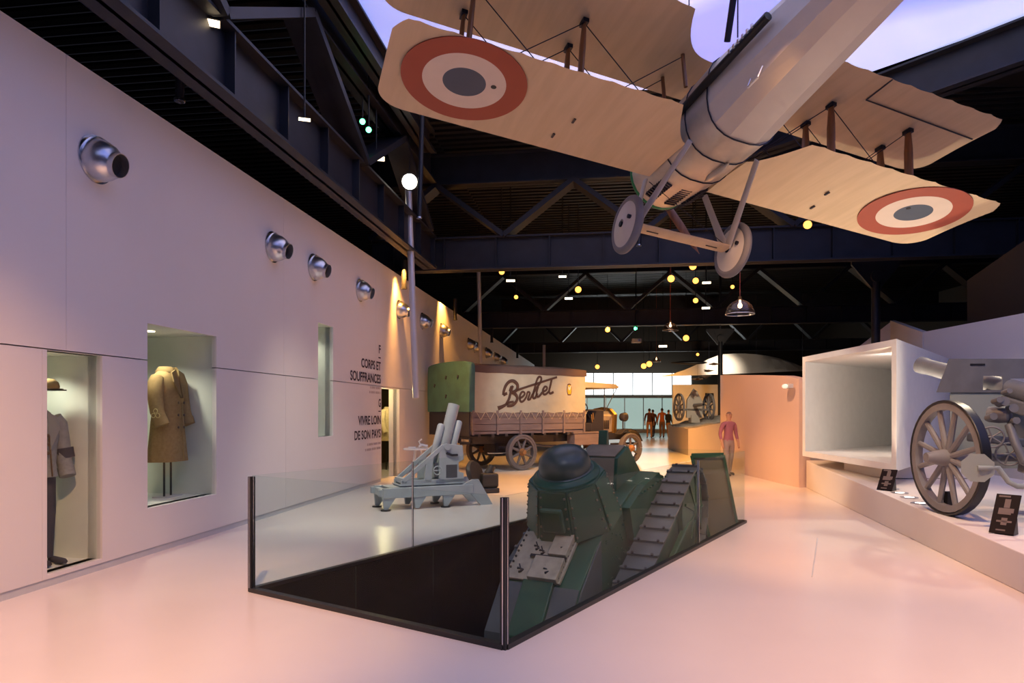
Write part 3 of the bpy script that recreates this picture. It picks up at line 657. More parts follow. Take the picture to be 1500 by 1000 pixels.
# ================================================================== TRUCK
def truck():
    M['tarp'] = mat('canvas_cream', (.42, .41, .32), .85, c2=(.37, .36, .28), scale=2.5, bump=.25, bscale=9)
    M['tarpg'] = mat('canvas_green', (.055, .16, .15), .85, c2=(.045, .125, .12), scale=3, bump=.35, bscale=7)
    M['tarpb'] = mat('canvas_brown', (.10, .065, .055), .8, c2=(.08, .05, .042), scale=2)
    M['tgw'] = mat('truck_grey_wood', (.19, .15, .15), .7, c2=(.15, .12, .12), scale=3, stretch=(.6, 4, 4))
    M['tdk'] = mat('truck_dark', (.03, .03, .04), .5); M['thood'] = mat('truck_hood', (.36, .31, .24), .5)
    M['hubw'] = mat('hub_wood', (.35, .16, .06), .5); M['brass'] = mat('brass', (.55, .36, .12), .3, .9)
    M['twheel'] = mat('wheel_grey', (.13, .12, .13), .6); M['brown'] = mat('print_brown', (.07, .035, .025), .8); M['yell'] = mat('emblem_yellow', (.75, .42, .03), .7); M['rope'] = mat('rope', (.5, .44, .34), .9)
    t = thing('army_truck', 'old army truck with cream canvas cover lettered in brown script', 'truck', (-1.05, 17.5, 0), math.atan2(.6, .8))
    L, W = 3.97, 2.06
    body = MB().bb((0, .02, 1.0), (L, W - .02, 1.07)).build('load_bed', M['tgw'], t)
    for z0, z1 in ((1.085, 1.25), (1.262, 1.43), (1.442, 1.60)):
        for y in (0, W - .03): MB().bb((.0, y, z0), (L, y + .03, z1)).build('plank', M['tgw'], body)
    for k in range(6):
        x = .02 + k * (L - .1) / 5
        for y in (-.035, W): MB().bb((x, y, .98), (x + .06, y + .035, 1.62)).build('stake', M['tgw'], body)
    for k in range(9):
        x = .2 + k * .44; MB().bb((x, -.01, .93), (x + .09, W, .999)).build('bearer', M['tdk'], body)
    tb = MB().bb((-.05, .02, .95), (-.005, W - .02, 1.60)).build('tailboard', M['tdk'], t)
    # canvas
    def arch(x, n=14):
        pts = [(0.0, 1.58), (-.01, 2.1), (0.0, 2.62)]
        for k in range(n + 1):
            a = math.pi * k / n; pts.append((W / 2 - (W / 2 - .02) * math.cos(a) * 1.0, 2.66 + .22 * math.sin(a) ** .6))
        return pts + [(W, 2.62), (W + .01, 2.1), (W, 1.58)]
    for (y0, y1) in ((-.012, .01), (W - .01, W + .012)):
        b = MB(); rs = []
        for k in range(41):
            x = k * L / 40; wv = .012 * math.sin(k * math.pi / 4) ; d = -1 if y0 < 0 else 1
            rs.append([V((x, y0 - abs(wv) * d * -.5, 1.56 + .012 * math.sin(k * 1.3))), V((x, y0 + wv * d, 2.1)), V((x, y0, 2.66)), V((x, y1, 2.66)), V((x, y1, 1.57))])
        b.loft(rs); b.build('canvas_side', M['tarp'], t, 40)
    b = MB(); rs = []
    for k in range(9):
        x = -.01 + k * (L + .06) / 8; sag = .0 if k % 2 == 0 else -.015; dn = -.07 if k == 8 else 0
        out = [V((x, W / 2 - (W / 2 + .02) * math.cos(math.pi * i / 16), 2.64 + sag + dn * math.sin(math.pi * i / 16) + .25 * math.sin(math.pi * i / 16) ** .3)) for i in range(17)]
        rs.append(out + [p - V((0, 0, .03)) for p in reversed(out)])
    b.loft(rs); b.build('canvas_roof', M['tarpb'], t, 50)
    b = MB(); rs = []
    for x, q in ((.09, 1.015), (.04, 1.03), (-.03, 1.035), (-.075, .99)):
        ring = [V((x, -.03 * q, 1.58)), V((x, -.04 * q, 2.2))]
        ring += [V((x, W / 2 - (W / 2 + .035) * q * math.cos(math.pi * i / 16), 2.66 + .255 * q * math.sin(math.pi * i / 16) ** .33)) for i in range(17)]
        ring += [V((x, W + .04 * q, 2.2)), V((x, W + .03 * q, 1.58))]
        rs.append(ring)
    b.loft(rs); b.build('canvas_flap', M['tarpg'], t, 50)
    for (y, z) in ((.5, 2.5), (1.1, 2.5), (1.7, 2.3), (1.1, 2.0), (.9, 1.75)): MB().box((-.085, y, z), (.02, .05, .09), Euler((.4, 0, 0)).to_matrix()).build('strap', M['tdk'], t)
    for k in range(13):     # zigzag lacing
        x = .12 + k * .30
        MB().tube([(x, -.045, 1.60), (x + .15, -.05, 1.38), (x + .30, -.045, 1.60)], .007, 5).build('lacing', M['rope'], t)
    # side lettering and emblem, painted flat on the canvas
    def sd(u, v):
        d = V(((u - 750) / 1000, 1, (602 - v) / 1000)); f = V((.8, .6, 0)); l = V((-.6, .8, 0)); o = V((0, 0, 1.6)) - V((-1.05, 17.5, 0))
        k = (-.03 - o.dot(l)) / d.dot(l); p = o + d * k; return p.dot(f), p.z
    def zz(x, y): return sd(710 + x / 9.375, 530 + y / 9.375)
    def ribbon(b, pts, wd, yy=-.027):
        P = [V((*zz(*p), 0)) for p in pts]; Q = []
        for i in range(len(P) - 1):
            p0, p1, p2, p3 = P[max(i - 1, 0)], P[i], P[i + 1], P[min(i + 2, len(P) - 1)]
            for k in range(5):
                s = k / 5; Q.append(.5 * ((2 * p1) + (p2 - p0) * s + (2 * p0 - 5 * p1 + 4 * p2 - p3) * s * s + (3 * p1 - p0 - 3 * p2 + p3) * s ** 3))
        Q.append(P[-1]); rs = []
        for i, p in enumerate(Q):
            d = (Q[min(i + 1, len(Q) - 1)] - Q[max(i - 1, 0)]).normalized(); n = V((-d.y, d.x, 0)); f = i / (len(Q) - 1)
            w_ = 1.3 * (wd[0] + (wd[1] - wd[0]) * f if isinstance(wd, tuple) else wd)
            a, c = p + n * w_ / 2, p - n * w_ / 2; rs.append([V((a.x, yy, a.y)), V((c.x, yy, c.y)), V((c.x, yy + .012, c.y)), V((a.x, yy + .012, a.y))])
        b.loft(rs)
    b = MB()
    for st, wd in (([(258, 455), (265, 395), (295, 320), (345, 268), (400, 260), (448, 300), (455, 350), (430, 395), (375, 418)], .065), ([(375, 418), (430, 445), (450, 500), (425, 560), (370, 598), (310, 600)], .06),
                   ([(258, 455), (310, 428)], .06), ([(390, 325), (365, 400), (335, 510), (290, 590)], .055), ([(300, 580), (250, 610), (185, 638)], (.05, .09)), ([(345, 400), (370, 335)], .05), ([(300, 575), (350, 552), (400, 545)], .045),
                   ([(478, 500), (525, 475), (552, 435), (530, 408), (500, 430), (483, 490), (500, 545), (540, 530), (575, 475)], .045), ([(575, 475), (592, 415), (622, 425), (605, 480), (595, 515), (625, 510), (655, 455)], .045),
                   ([(655, 455), (705, 370), (765, 285), (780, 220), (750, 203), (720, 250), (692, 350), (668, 440), (668, 490), (695, 492), (728, 430)], .045), ([(738, 335), (718, 410), (722, 470), (755, 465), (795, 415)], .045),
                   ([(795, 415), (848, 385), (858, 350), (830, 338), (803, 385), (812, 440), (845, 440), (885, 400)], .045), ([(922, 238), (905, 320), (886, 400), (902, 432), (948, 412)], .05), ([(430, 392), (660, 315), (995, 208)], .045)):
        ribbon(b, st, wd)
    b.build('script_lettering', M['brown'], t)['label'] = 'brown script lettering'
    def emblem(b1, b2, b3, cx, cz, sc, P):
        o = [(-.13, .28), (-.16, .12), (-.16, -.1), (-.10, -.27), (.10, -.27), (.16, -.1), (.16, .12), (.12, .28), (.05, .33), (-.05, .33)]
        for b, k, dy in ((b1, 1.0, 0), (b2, .8, .004)): b.add([P(cx + x * sc * k, cz + z * sc * k, dy + e) for e in (0, .004) for x, z in o], [tuple(range(10)), tuple(range(10, 20))] + [(i, (i + 1) % 10, 10 + (i + 1) % 10, 10 + i) for i in range(10)])
        w_ = [(-.14, .24), (-.02, .12), (.12, .26), (.09, .12), (.03, .0), (-.04, -.02), (-.10, .1)]
        b3.add([P(cx + x * sc, cz + z * sc, .008 + e) for e in (0, .004) for x, z in w_], [tuple(range(7)), tuple(range(7, 14))] + [(i, (i + 1) % 7, 7 + (i + 1) % 7, 7 + i) for i in range(7)])
    ex, ez = zz(1163, 385); A = [MB(), MB(), MB()]; emblem(*A, ex, ez, .55, lambda x, z, d: V((x, -.026 - d, z)))
    e_ = A[0].build('emblem', M['brown'], t); A[1].build('emblem_field', M['yell'], e_); A[2].build('emblem_mark', M['cream'], e_)
    A = [MB(), MB(), MB()]; emblem(*A, 1.1, 1.34, .6, lambda x, z, d: V((-.052 - d, x, z)))
    e_ = A[0].build('emblem', M['brown'], tb); 
    for q, m in ((A[1], 'yell'), (A[2], 'cream')): q.build('emblem_field', M[m], tb)
    # number plate
    np_ = MB().bb((-.02, 1.0 - .98, .78), (-.005, 1.0 - .98 + .42, .90)).build('number_plate', M['tdk'], t)
    for k in range(5): MB().bb((-.026, .09 + k * .07, .81), (-.0205, .09 + k * .07 + .04, .87)).build('plate_mark', M['rope'], np_)
    # chassis
    for y in (.45, W - .53): MB().bb((.0, y, .72), (6.2, y + .08, .92)).build('chassis_rail', M['tdk'], t)
    for x in (.3, 1.68, 3.2, 4.6): MB().bb((x - .05, .45, .74), (x + .05, W - .45, .88)).build('crossmember', M['tdk'], t)
    for (x, r) in ((1.68, .488), (5.93, .46)):
        MB().cyl((x, .0, r), (x, W, r), .05, n=12).build('axle', M['tdk'], t)
        for y, a in ((.0, -1), (W, 1)):
            wheel(t, (x, y + .06 * -a, r), (0, a, 0), r, .16, 8 if r > .47 else 6, M['twheel'], M['twheel'], M['hubw'], .085, .3, .035, .07, .05)
        MB().bb((x - .55, .3, r + .10), (x + .55, .38, r + .16)).build('leaf_spring', M['tdk'], t)
        MB().bb((x - .55, W - .38, r + .10), (x + .55, W - .3, r + .16)).build('leaf_spring', M['tdk'], t)
    MB().bb((1.3, .7, .35), (2.0, 1.35, .75)).build('differential', M['tdk'], t, 0, .06)
    MB().tube([(1.68, .2, .75), (2.6, .25, .62), (3.4, .25, .60)], .03, 8).build('drive_chain', M['tdk'], t)
    MB().tube([(0.6, .1, .5), (1.68, .12, .46), (2.2, .2, .6)], .018, 6).build('brake_rod', M['chrome'], t)
    # cab, bonnet
    MB().bb((3.55, -.02, .62), (4.85, .32, .95)).build('tool_box', M['tgw'], t, 0, .015)
    MB().bb((3.5, -.03, .955), (4.9, W, 1.0)).build('running_board', M['tgw'], t)
    st = MB().bb((3.99, .1, 1.0), (4.35, W - .1, 1.25)).build('seat', M['tdk'], t, 0, .03); MB().bb((3.99, .1, 1.26), (4.12, W - .1, 1.62)).build('seat_back', M['thood'], st, 0, .03)
    MB().bb((4.78, .15, 1.0), (4.88, W - .15, 1.62)).build('dashboard', M['tdk'], t, 0, .02)
    MB().prism([(4.2, 1.0), (4.78, 1.0), (4.78, 1.62), (4.6, 1.6), (4.45, 1.3)], (.14, .18)).build('side_panel', M['tdk'], t)
    hd = MB().prism([(.55, .95), (.52, 1.45), (.68, 1.60), (W / 2, 1.66), (W - .68, 1.60), (W - .52, 1.45), (W - .55, .95)], (4.88, 5.62), 'yz').build('bonnet', M['thood'], t, 0, .01)
    for k in range(11): MB().bb((5.0 + k * .045, .515, 1.05), (5.018 + k * .045, .535, 1.32)).build('louvre', M['tdk'], hd)
    MB().prism([(.50, .85), (.46, 1.5), (.68, 1.68), (W / 2, 1.73), (W - .68, 1.68), (W - .46, 1.5), (W - .50, .85)], (5.62, 5.78), 'yz').build('radiator', M['brass'], t, 0, .02)
    for y in (.12, W - .32):
        b = MB(); rs = []
        for k in range(9):
            a = R(200) - R(180) * k / 8; c_ = V((5.93, 0, .46))
            rs.append([c_ + V((math.cos(a) * rr, y + dy, math.sin(a) * rr)) for rr, dy in ((.60, -.06), (.60, .24), (.575, .24), (.575, -.06))])
        b.loft(rs[3:]).build('mudguard', M['tdk'], t, 40)
        hl = MB().lathe([(.05, 0), (.12, .05), (.14, .16), (.14, .2)], (5.62, y + .05 if y < 1 else y + .15, 1.42), (1, 0, 0), 20).build('headlamp', M['tdk'], t, 40)
        MB().cyl((5.83, y + .05 if y < 1 else y + .15, 1.42), (5.836, y + .05 if y < 1 else y + .15, 1.42), .125, n=20).build('lamp_lens', M['chrome'], hl)
        MB().cyl((5.72, y + .05 if y < 1 else y + .15, .95), (5.72, y + .05 if y < 1 else y + .15, 1.3), .02, n=8).build('lamp_bracket', M['tdk'], t)
    MB().prism([(3.98, 2.28), (5.35, 2.28), (5.45, 2.33), (5.3, 2.42), (4.1, 2.46), (3.98, 2.42)], (.05, W - .05)).build('cab_canopy', M['tarp'], t, 0, .02)
    for y in (.08, W - .1):
        MB().cyl((4.83, y, 1.6), (4.83, y, 2.3), .018, n=8).build('windscreen_post', M['tdk'], t)
        MB().cyl((4.88, y, 1.62), (5.35, y, 2.28), .012, n=8).build('canopy_stay', M['tdk'], t)
    sw = MB().torus((4.42, .62, 1.78), (.75, 0, .66), .2, .016, 28, 8).build('steering_wheel', M['tdk'], t, 60); MB().cyl((4.42, .62, 1.78), (4.8, .62, 1.35), .02, n=8).build('column', M['tdk'], sw)
    for k in range(4):
        a = math.pi / 2 * k; MB().tube([(4.42, .62, 1.78), (4.42 - .13 * math.sin(a), .62 + .19 * math.cos(a), 1.78 + .15 * math.sin(a))], .01, 5).build('spoke', M['tdk'], sw)
    for (x, z) in ((4.5, 1.5), (4.56, 1.55)): MB().cyl((x, .2, 1.0), (x - .12, .16, z), .014, n=8).build('lever', M['brass'], t)
truck()

# ================================================================== TRENCH MORTAR
def mortar():
    M['pale'] = mat('mortar_pale_blue', (.42, .47, .49), .4, c2=(.37, .42, .44), scale=4)
    t = thing('trench_mortar', 'pale blue heavy trench mortar on a braced steel platform', 'mortar', (-2.05, 10.88, 0), R(26))
    P = M['pale']
    pf = MB().bb((0, .0, .20), (1.55, .09, .36)).bb((0, .53, .20), (1.55, .62, .36)).bb((0, .09, .22), (.08, .53, .34)).bb((1.0, .09, .22), (1.1, .53, .34)).build('platform', P, t, 0, .008)
    MB().bb((.12, .09, .34), (1.5, .53, .365)).build('deck_plate', P, pf)
    MB().bb((.30, .1, .366), (.6, .5, .374)).build('slot', M['black'], pf)
    for x in (.1, .62, 1.12):
        for y in (.045, .575):
            f = MB().prism([(x - .1, .22), (x + .12, .22), (x - .02, .02), (x - .08, .02)], (y - .03, y + .03)).build('claw_foot', P, pf)
            if x < .2 or x > 1: MB().cyl((x - .05, y, 0), (x - .05, y, .022), .08, n=16).build('foot_pad', M['black'], f)
    MB().prism([(1.38, .36), (1.55, .44), (1.66, .44), (1.92, .0), (1.70, .0)], (.02, .08)).build('spade', P, pf); MB().prism([(1.38, .36), (1.55, .44), (1.66, .44), (1.92, .0), (1.70, .0)], (.54, .60)).build('spade', P, pf)
    MB().bb((-.06, .02, .24), (0, .12, .34)).build('lug', P, pf); MB().bb((-.06, .50, .24), (0, .60, .34)).build('lug', P, pf)
    for y in (.10, .48):
        c = MB()
        c.bar((.32, y + .02, .42), (1.42, y + .02, .42), .04, .09); c.prism([(.98, .40), (1.42, .40), (1.42, .55), (1.33, .58), (1.33, .74), (1.42, .78), (1.40, 1.02), (1.08, 1.06), (.98, .98)], (y, y + .04))
        c.bar((.36, y + .02, .45), (1.06, y + .02, 1.02), .045, .07); c.bar((.78, y + .02, .42), (.82, y + .02, .83), .04, .12)
        s = c.build('side_frame', P, t, 0, .006)
        MB().bb((1.10, y - .004, .48), (1.30, y + .044, .70)).build('opening', M['rubber'], s, 0, .004)
        MB().bb((.90, y - .004, .50), (.95, y + .044, .74)).build('opening', M['rubber'], s, 0, .004)
        MB().tube([(1.10, y - .01, .90), (1.20, y - .02, .86), (1.30, y - .01, .86)], .02, 8).build('grip', M['black'], s)
        MB().cyl((1.12, y - .02, 1.0), (1.12, y + .06, 1.0), .055, n=16).build('trunnion', P, s, 40)
    MB().bb((.34, .1, .42), (.42, .52, .5)).build('cross_bar', P, t); MB().bb((.30, .08, .38), (1.44, .54, .40)).build('carriage_base', P, t)
    d = V((.27, .06, .96)).normalized(); c0 = V((1.10, .31, .85))
    br = MB().lathe([(.075, -.25), (.10, -.2), (.10, .9), (.093, .9), (.088, .8)], c0, d, 28).build('barrel', P, t, 50)
    MB().cyl(c0 + d * .78, c0 + d * .79, .087, n=24).build('bore', M['black'], br)
    s1 = V((-1, .1, .28)).normalized(); q = d.cross(V((0, 1, 0))).normalized()
    for off, l0, l1 in ((q * -.155 + V((0, -.02, 0)), -.35, .62), (q * .15 + V((0, -.03, 0)), -.15, .48)):
        MB().lathe([(.03, l0 - .03), (.062, l0), (.062, l1), (.045, l1 + .03), (.01, l1 + .04)], c0 + off, d, 20).build('recoil_cylinder', P, t, 50)
        for k in (.0, .3): MB().bar(c0 + d * k, c0 + off + d * k, .05, .09).build('clamp', P, t)
    hw = MB().torus((.92, .02, .62), (0, 1, 0), .07, .01, 20, 6).build('hand_wheel', P, t, 60); MB().bb((.86, .015, .61), (.98, .025, .63)).build('spoke', P, hw)
mortar()

def small_things_near_mortar():
    t = thing('small_mortar', 'small dark iron mortar standing behind the pale blue one', 'mortar', (-.62, 13.4, 0), R(20))
    D = mat('dark_iron', (.04, .035, .035), .5)
    MB().bb((-.22, -.18, 0), (.34, .18, .10)).build('base_block', D, t, 0, .02); MB().bb((.0, -.14, .10), (.34, .14, .38)).build('breech', D, t, 0, .04)
    MB().lathe([(.05, -.06), (.22, -.05), (.25, 0), (.22, .05), (.05, .06)], (-.12, 0, .40), (.6, -.7, .3), 28).build('disc', D, t, 50)
    MB().cyl((.15, 0, .36), (.25, 0, .52), .08, .07, 16).build('barrel', D, t, 40)
    t = thing('side_table', 'small round white table beside the doorway', 'table', (-2.0, 14.4, 0))
    MB().cyl((0, 0, .79), (0, 0, .82), .29, n=32).build('table_top', M['boxw'], t, 40)
    for k in range(3):
        a = 2 * math.pi * k / 3; MB().cyl((.20 * math.cos(a), .2 * math.sin(a), 0), (.08 * math.cos(a), .08 * math.sin(a), .79), .018, n=8).build('leg', M['boxw'], t)
    t = thing('relief_model', 'small white relief model lying on the round white table', 'model', (-1.98, 14.4, .82))
    MB().box((-.12, 0, .015), (.16, .12, .03)).build('tablet', M['boxw'], t); b = MB().tube([(.02, 0, .03), (.08, 0, .07), (.14, .02, .05), (.2, .02, .04)], .03, 8); b.build('figure', M['boxw'], t, 50)
    MB().tube([(.06, 0, .06), (.02, .0, .14), (.08, .0, .19)], .018, 8).build('arm', M['boxw'], t, 50)
small_things_near_mortar()

# ================================================================== PLINTH, WHITE BOX, FIELD GUN
def pz(Y): return .57 - (14.29 - Y) * .0268
def pxf(Y): return 6.16 - .2015 * (14.29 - Y)
def right_side():
    b = MB(); ys = (14.29, 1.5); vs = []
    for z in (0, 1): 
        for Y in ys: vs += [(pxf(Y), Y, pz(Y) * z), (8.3, Y, pz(Y) * z)]
    b.add(vs, [(0, 1, 3, 2), (4, 6, 7, 5), (0, 4, 5, 1), (2, 3, 7, 6), (0, 2, 6, 4), (1, 5, 7, 3)])
    o = b.build('exhibit_plinth', M['plinthw'], None, 0, .01); tag(o, 'long sloped white plinth carrying the grey field gun', 'plinth')
    # open skewed white box
    t = thing('open_box', 'large open white skewed box jutting over the plinth', 'display box', (5.63, 10.0, .72))
    d = V((.844, 1, 0)); Hh = 1.94; Lg = 3.4; k = 3.95; th = .10
    def para(p, q, z0, z1, e): # wall panel from p to q in plan with thickness vector e
        vs = [V((*x, z)) for z in (z0, z1) for x in (p, q, (q[0] + e[0], q[1] + e[1]), (p[0] + e[0], p[1] + e[1]))]
        return MB().add(vs, [(0, 1, 2, 3), (4, 7, 6, 5), (0, 4, 5, 1), (1, 5, 6, 2), (2, 6, 7, 3), (3, 7, 4, 0)])
    E_ = (3.3, 3.9); E2 = (3.32, 2.77); F0 = (.07, Lg)
    para((0, 0), E_, 0, Hh, (.002, .13)).build('side_panel', M['boxw'], t); para((F0[0], F0[1] - .13), (F0[0] + E2[0], F0[1] - .13 + E2[1]), 0, Hh, (.002, .13)).build('side_panel', M['boxw'], t)
    for z in (0, Hh - th):
        q = [(.002, .13), (F0[0], Lg - .13), (F0[0] + E2[0], Lg - .13 + E2[1]), (E_[0], E_[1] + .13)]
        MB().prism(q, (z, z + th), 'xy').build('floor_panel' if z == 0 else 'roof_panel', M['boxw'], t)
    para((E_[0], E_[1] + .13), (F0[0] + E2[0], F0[1] - .13 + E2[1]), th, Hh - th, (-.08, -.07)).build('back_panel', M['boxw'], t)
    MB().bb((.55, 1.0, Hh - th - .05), (.75, 1.12, Hh - th)).build('fill_strip', M['lampsoft'], t); spot((6.3, 11.1, 2.46), (7.6, 15.2, 1.5), 75, WHITE, 140, .9, .08)  # added glowing strip and spot, hidden by the side panel, brighten the interior
    sp = MB().bb((.5, 1.2, -.22), (2.2, 2.6, -.002)).build('support_block', M['plinthw'], t)
    # placards
    for (u, v, Y, lab) in ((1289, 706, 9.9, 'dark leaning caption plate at the foot of the open white box'), (1456, 783, 6.85, 'dark leaning caption plate in front of the field gun wheel')):
        p = V(((u - 750) / 1000 * Y, Y, pz(Y))); t = thing('caption_plate', lab, 'sign', p, R(-52), 'caption plates')
        M['plate'] = mat('plate_black', (.013, .008, .008), .6, spec=.1); M['plt'] = mat('plate_print', (.15, .11, .10), .7)
        rot = Matrix.Rotation(R(-33), 3, 'X'); hh = .44 if u > 1400 else .34; wd = .21
        pl = MB().box(rot @ V((0, 0, hh / 2)) + V((.06, 0, .01)), (wd, .012, hh), rot @ Matrix.Rotation(R(0), 3, 'Y')).build('panel', M['plate'], t)
        for k, (x0, x1, f, g) in enumerate(((-.08, .02, .94, .02), (-.02, .03, .76, .10), (-.06, .07, .58, .05), (-.06, .05, .50, .02), (-.06, .07, .30, .02), (-.02, .03, .30, .08), (-.05, .03, .08, .015))):
            MB().box(rot @ V(((x0 + x1) / 2, -.008, hh * f)) + V((.06, 0, .01)), (x1 - x0, .002, g), rot).build('print', M['plt'], pl)
        MB().prism([(.01, .0), (.16, .0), (.13, .16)], (.0, .16), 'yz').build('foot', M['black'], t)
    for (u, v) in ((1305, 715), (1318, 722), (1332, 728), (1348, 735)):
        Y = 10.0 - (u - 1305) * .0298; p = V(((u - 750) / 1000 * Y, Y, pz(Y)))
        t = thing('floor_light', 'round recessed spotlight glowing in the plinth beside the gun wheel', 'lamp', p, 0, 'recessed plinth lights')
        MB().annulus((0, 0, .004), (0, 0, 1), .11, .06, .012, 28).build('bezel', M['alu'], t); MB().cyl((0, 0, -.02), (0, 0, .003), .06, n=20).build('lens', M['lampwhite'], t)
    for (x, y) in ((5.5, 9.7), (5.25, 8.95)): spot((x, y, .54), (5.4, 9.2, 4.3), 200, CREAM, 95, .9, .05)
right_side()

def field_gun():
    G = M['gun'] = mat('gun_grey', (.15, .155, .175), .42, c2=(.12, .125, .14), scale=4); M['gunw'] = mat('gun_wheel_grey', (.23, .22, .22), .5, c2=(.19, .18, .18), scale=4); M['octa'] = mat('plate_pale', (.27, .31, .30), .55)
    O = V((5.8, 7.9, pz(7.9))); t = thing('field_gun', 'grey field gun with spoked wheels and slotted steel shield on the plinth', 'cannon', O)
    def L(u, v, Y): return px(u, v, Y) - O
    RW = .665
    for x in (-.76, .80):
        wheel(t, (x, 0, RW), (-1, 0, 0), RW, .11, 12, M['black'], M['gunw'], M['gunw'], .08, .5, .033, .035, .075)
    MB().cyl((-.8, 0, RW), (.84, 0, RW), .05, n=14).build('axle', G, t, 40)
    MB().bb((-.72, .06, 0), (-.62, .14, .26)).build('support_post', M['black'], t)
    def shield(y, x0, x1, z0, z1, holes, sk):
        b = MB(); xs = sorted({x0, x1, *[h[0] for h in holes], *[h[1] for h in holes]}); zs = sorted({z0, z1, *[h[2] for h in holes], *[h[3] for h in holes]})
        slab(b, y, y + .012, xs, zs, holes); b.v = [V((p.y + sk * (p.z - z0) * max(0, 1 - (p.y - x0) / .6), p.x, p.z)) for p in b.v]; return b
    zt = 2.24 - O.z; zl = 1.84 - O.z
    up_ = shield(.45, -.60, .9, zl, zt, [(-.04, .20, zl + .02, zl + .19), (.30, .62, zl - .01, zl + .16)], .38).build('upper_shield', G, t)
    MB().bb((-.2, .44, zt - .08), (-.02, .446, zt - .06)).build('slot', M['black'], up_)
    shield(.47, -.42, .8, .5, zl, [(.26, .66, 1.2, zl + .01)], .0).build('lower_shield', M['octa'], t)
    a, m = L(1572, 594, 7.75), L(1347, 534, 9.5); d = (m - a).normalized()
    Lb = (m - a).length
    br = MB().lathe([(.15, -.5), (.16, -.3), (.155, .3), (.12, .5), (.105, Lb - .12), (.115, Lb - .1), (.115, Lb), (.08, Lb), (.07, Lb - .3)], a, d, 32).build('barrel', G, t, 40)
    MB().cyl(a + d * (Lb - .29), a + d * (Lb - .28), .07, n=24).build('bore', M['black'], br)
    MB().bar(a - V((0, 0, .2)) - d * .3, a + d * 1.0 - V((0, 0, .17)), .24, .16).build('cradle', G, t, 0, .02)
    # elevating and traversing gear behind the shield
    g = MB().lathe([(.04, -.12), (.09, -.1), (.10, 0), (.09, .1), (.05, .12)], L(1463, 607, 7.9), (.6, -.8, 0), 20).build('gear_box', G, t, 40)
    for (u, v, dx) in ((1463, 590, .05), (1447, 612, .04), (1476, 600, .05), (1470, 575, .03), (1456, 588, .035), (1480, 618, .04)): MB().cyl(L(u, v, 7.85), L(u, v, 7.85) + V((-.03, -.14, .02)), dx, n=14).build('gear_boss', G, g, 40)
    for (u, v, r) in ((1453, 640, .115), (1478, 665, .125)):
        c = L(u, v, 7.75); ax = V((-.55, -.83, 0)).normalized(); hw = MB().torus(c, ax, r, .012, 28, 8).build('hand_wheel', G, t, 60); x = ax.cross(V((0, 0, 1))).normalized(); y = ax.cross(x)
        for k in range(5):
            q = x * math.cos(2 * math.pi * k / 5) + y * math.sin(2 * math.pi * k / 5); MB().tube([c, c + q * r], .010, 6).build('spoke', G, hw)
        MB().cyl(c, c - ax * .25, .018, n=10).build('shaft', G, hw)
    MB().tube([L(1478, 622, 7.8), L(1488, 650, 7.7), L(1500, 676, 7.6), L(1525, 690, 7.5)], .045, 10).build('elevating_arc', G, t, 50)
    # octagonal plate on a cranked arm, trail going back
    c = L(1432, 685, 7.05); ax = V((-.5, -.86, .0)).normalized(); b = MB(); b.loft([b.ring(c - ax * .006, ax, .155, 8, ph=R(22.5)), b.ring(c + ax * .006, ax, .155, 8, ph=R(22.5))]); oc = b.build('octagonal_plate', M['octa'], t)
    MB().tube([c + ax * .02, c + ax * .03 + V((.10, -.03, .002)), L(1462, 685, 7.0), L(1478, 706, 6.95), L(1490, 712, 6.9), L(1540, 714, 6.9)], .027, 10).build('arm', M['octa'], oc, 50)
    tr = MB().bar((.05, -.1, .62), (.25, -2.3, .22), .16, .22).build('trail', G, t, 0, .02)
    MB().bar((.35, -.1, .62), (.40, -2.3, .22), .16, .22).build('trail', G, t, 0, .02); MB().bb((.1, -2.4, .0), (.55, -2.3, .4)).build('trail_spade', G, t)
    MB().bar(L(1420, 640, 8.0), L(1510, 650, 8.0), .12, .10).build('saddle', G, t, 0, .02)
field_gun()
